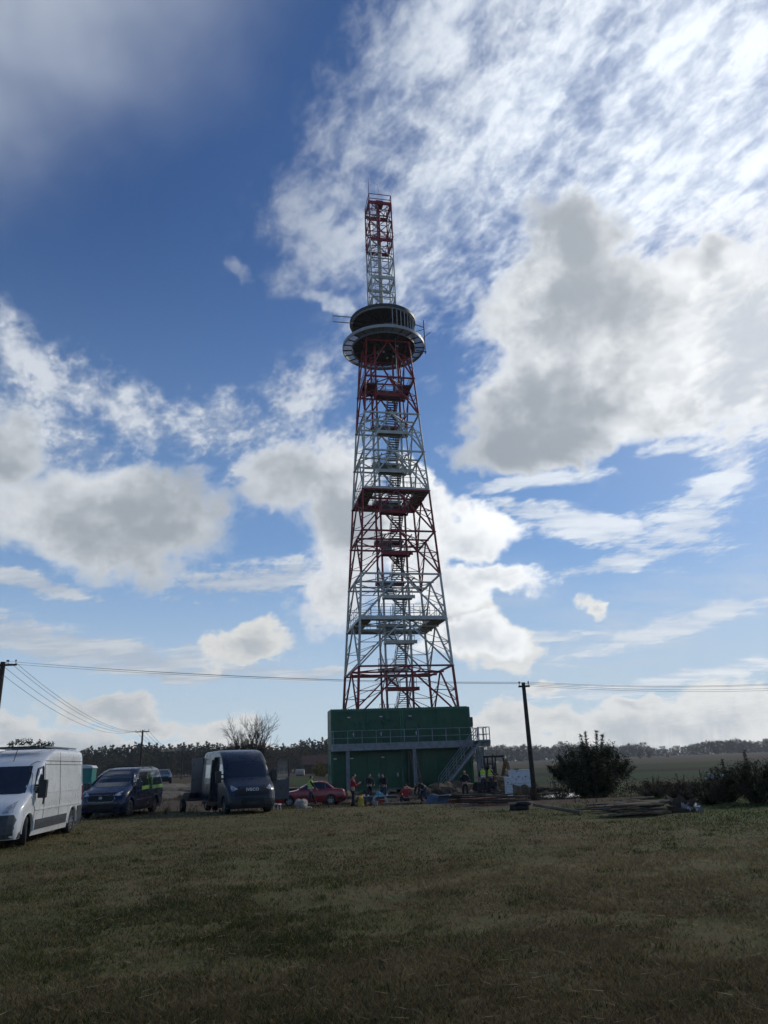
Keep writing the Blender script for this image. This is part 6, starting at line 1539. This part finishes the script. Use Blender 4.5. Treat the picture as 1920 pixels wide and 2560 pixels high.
cf.build('cab_frame', 'black', t); MB().span((-.6, -.5, 2.23), (.5, .5, 2.29)).build('cab_roof', 'black', t, bevel=.02); MB().tube([(-.1, 0, 2.29), (-.1, 0, 2.42)], [.07, .05], 10).build('beacon', 'orange', t)
MB().span((-.52, -.45, 1.1), (-.515, .45, 2.15)).build('rear_pane', 'glass', t)
bm_ = MB(); bm_.bar((.5, .1, .7), (1.15, .1, 2.0), .14, .2); bm_.build('boom', 'orange', t); MB().bar((1.15, .1, 2.0), (1.5, .1, 1.1), .12, .17).build('stick', 'orange', t)
MB().tube([(.6, .1, .6), (1.05, .1, 1.4)], .05, 8).build('hydraulic_ram', 'silver', t)
bk = MB(); bk.prism([(1.35, 1.12), (1.65, 1.0), (1.72, .75), (1.5, .58), (1.25, .62), (1.3, .68), (1.48, .68), (1.6, .82), (1.52, .96), (1.35, 1.02)], -.12, .32, 'y'); bk.build('bucket', 'rust', t)
MB().span((.75, -.6, .08), (.8, .6, .4)).build('dozer_blade', 'orange', t)
# tan drum by the digger
L0 = Vector((*at(1257, 1985, 52).xy, 0)); t = thing('cable_drum_stand', 'tan drum on a grey stand left of the narrow white cabinet', 'drum', (L0.x, 52, gh(L0.x, 52)), 0)
zt = at(1257, 1948, 52).z - gh(L0.x, 52); MB().tube([(-.32, 0, zt), (.30, 0, zt)], .19, 18).build('drum', mat('tan_drum', (.22, .16, .08), .7, var=.2), t, smooth=True)
for x in (-.28, .2): MB().bar((x, -.1, 0), (x, 0, zt), .05).build('leg', 'galv', t); MB().bar((x, .2, 0), (x, 0, zt), .05).build('leg', 'galv', t)
# rubble and pale sacking right of the plank pile
for k, (px, py, w, m, l) in enumerate(((1715, 2030, .5, 'concrete', 'pale grey lump of rubble, left one beside the plank pile'), (1732, 2026, .42, 'whiteplain', 'whitish crumpled sheeting lying on the rubble right of the plank pile'), (1700, 2033, .7, 'soil_dark', 'dark heap of earth against the right end of the plank pile'))):
    L0 = site_loc(px, py, 24.5); s = lump('rubble', m, (0, 0, 0), (w, w * .7, w * .42), 30 + k, rough=.5); s.location = L0; tag(s, l, 'rubble')
for k, (px, py, l) in enumerate(((1785, 1940, 'white speck of sheeting in the weeds, left of the dark shrubs'), (1822, 1943, 'white bundle lying in the field behind the dark shrubs'))):
    L0 = site_loc(px, py, 70); s = lump('sheeting', 'whiteplain', (0, 0, 0), (1.4, 1, .3), 40 + k, rough=.5); s.location = (L0.x, L0.y, at(px, py + 3, 70).z); s.location.z = L0.z + .1; tag(s, l, 'sheeting')
# round bale left of the containers
L0 = at(750, 1932, 125); s = MB().tube([(-.7, 0, .5), (.7, 0, .5)], .5, 20).build('round_bale', 'sack', smooth=False, bevel=.08, label='pale wrapped round bale in the field left of the containers', cat='bale'); s.location = (L0.x, L0.y, gh(L0.x, L0.y))
# low barn with a dull red roof
P0 = at(795, 1925, 190); t = thing('barn', 'low barn with a dull red roof half hidden left of the green containers', 'barn', (P0.x, P0.y, gh(P0.x, P0.y)), rad(10)); hz = at(795, 1888, 190).z - gh(P0.x, P0.y)
MB().span((-3.5, -2.5, 0), (6, 2.5, hz * .5)).build('wall', 'wood_dark', t); MB().prism([(-2.9, hz * .5), (2.9, hz * .5), (0, hz)], -3.8, 6.3, 'x').build('roof', mat('dull_red_tiles', (.10, .045, .035), .9, var=.2), t)
MB().span((-.5, -2.52, .0), (1.0, -2.501, hz * .4)).build('door', 'black', t)
# fence posts in the far field
pp = None
for i in range(6):
    P0 = at(1203 + i * 6.5, 1928, 95 + i); z = gh(P0.x, P0.y)
    if pp is None: pp = MB().tube([(0, 0, -.2), (0, 0, 1.15)], [.06, .05], 6).build('fence_post', 'wood_dark'); tag(pp, 'thin dark fence post in the meadow behind the right gallery post', 'fence post', 'fence posts in the meadow'); q = pp
    else: q = pp.copy(); COL.objects.link(q)
    q.location = (P0.x, P0.y, z)

# ------------------------------------------------------------------ air
hm = bpy.data.materials.new('thin_haze'); hm.use_nodes = True; nt = hm.node_tree; nt.nodes.clear()
pv = nt.nodes.new('ShaderNodeVolumePrincipled'); pv.inputs['Color'].default_value = (.86, .92, 1.0, 1); pv.inputs['Density'].default_value = .00018; pv.inputs['Anisotropy'].default_value = .3
ho = nt.nodes.new('ShaderNodeOutputMaterial'); nt.links.new(pv.outputs[0], ho.inputs['Volume'])
hz_ = MB().span((-1010, -215, -4), (1010, 1010, 85)).build('haze', hm); hz_['kind'] = 'stuff'
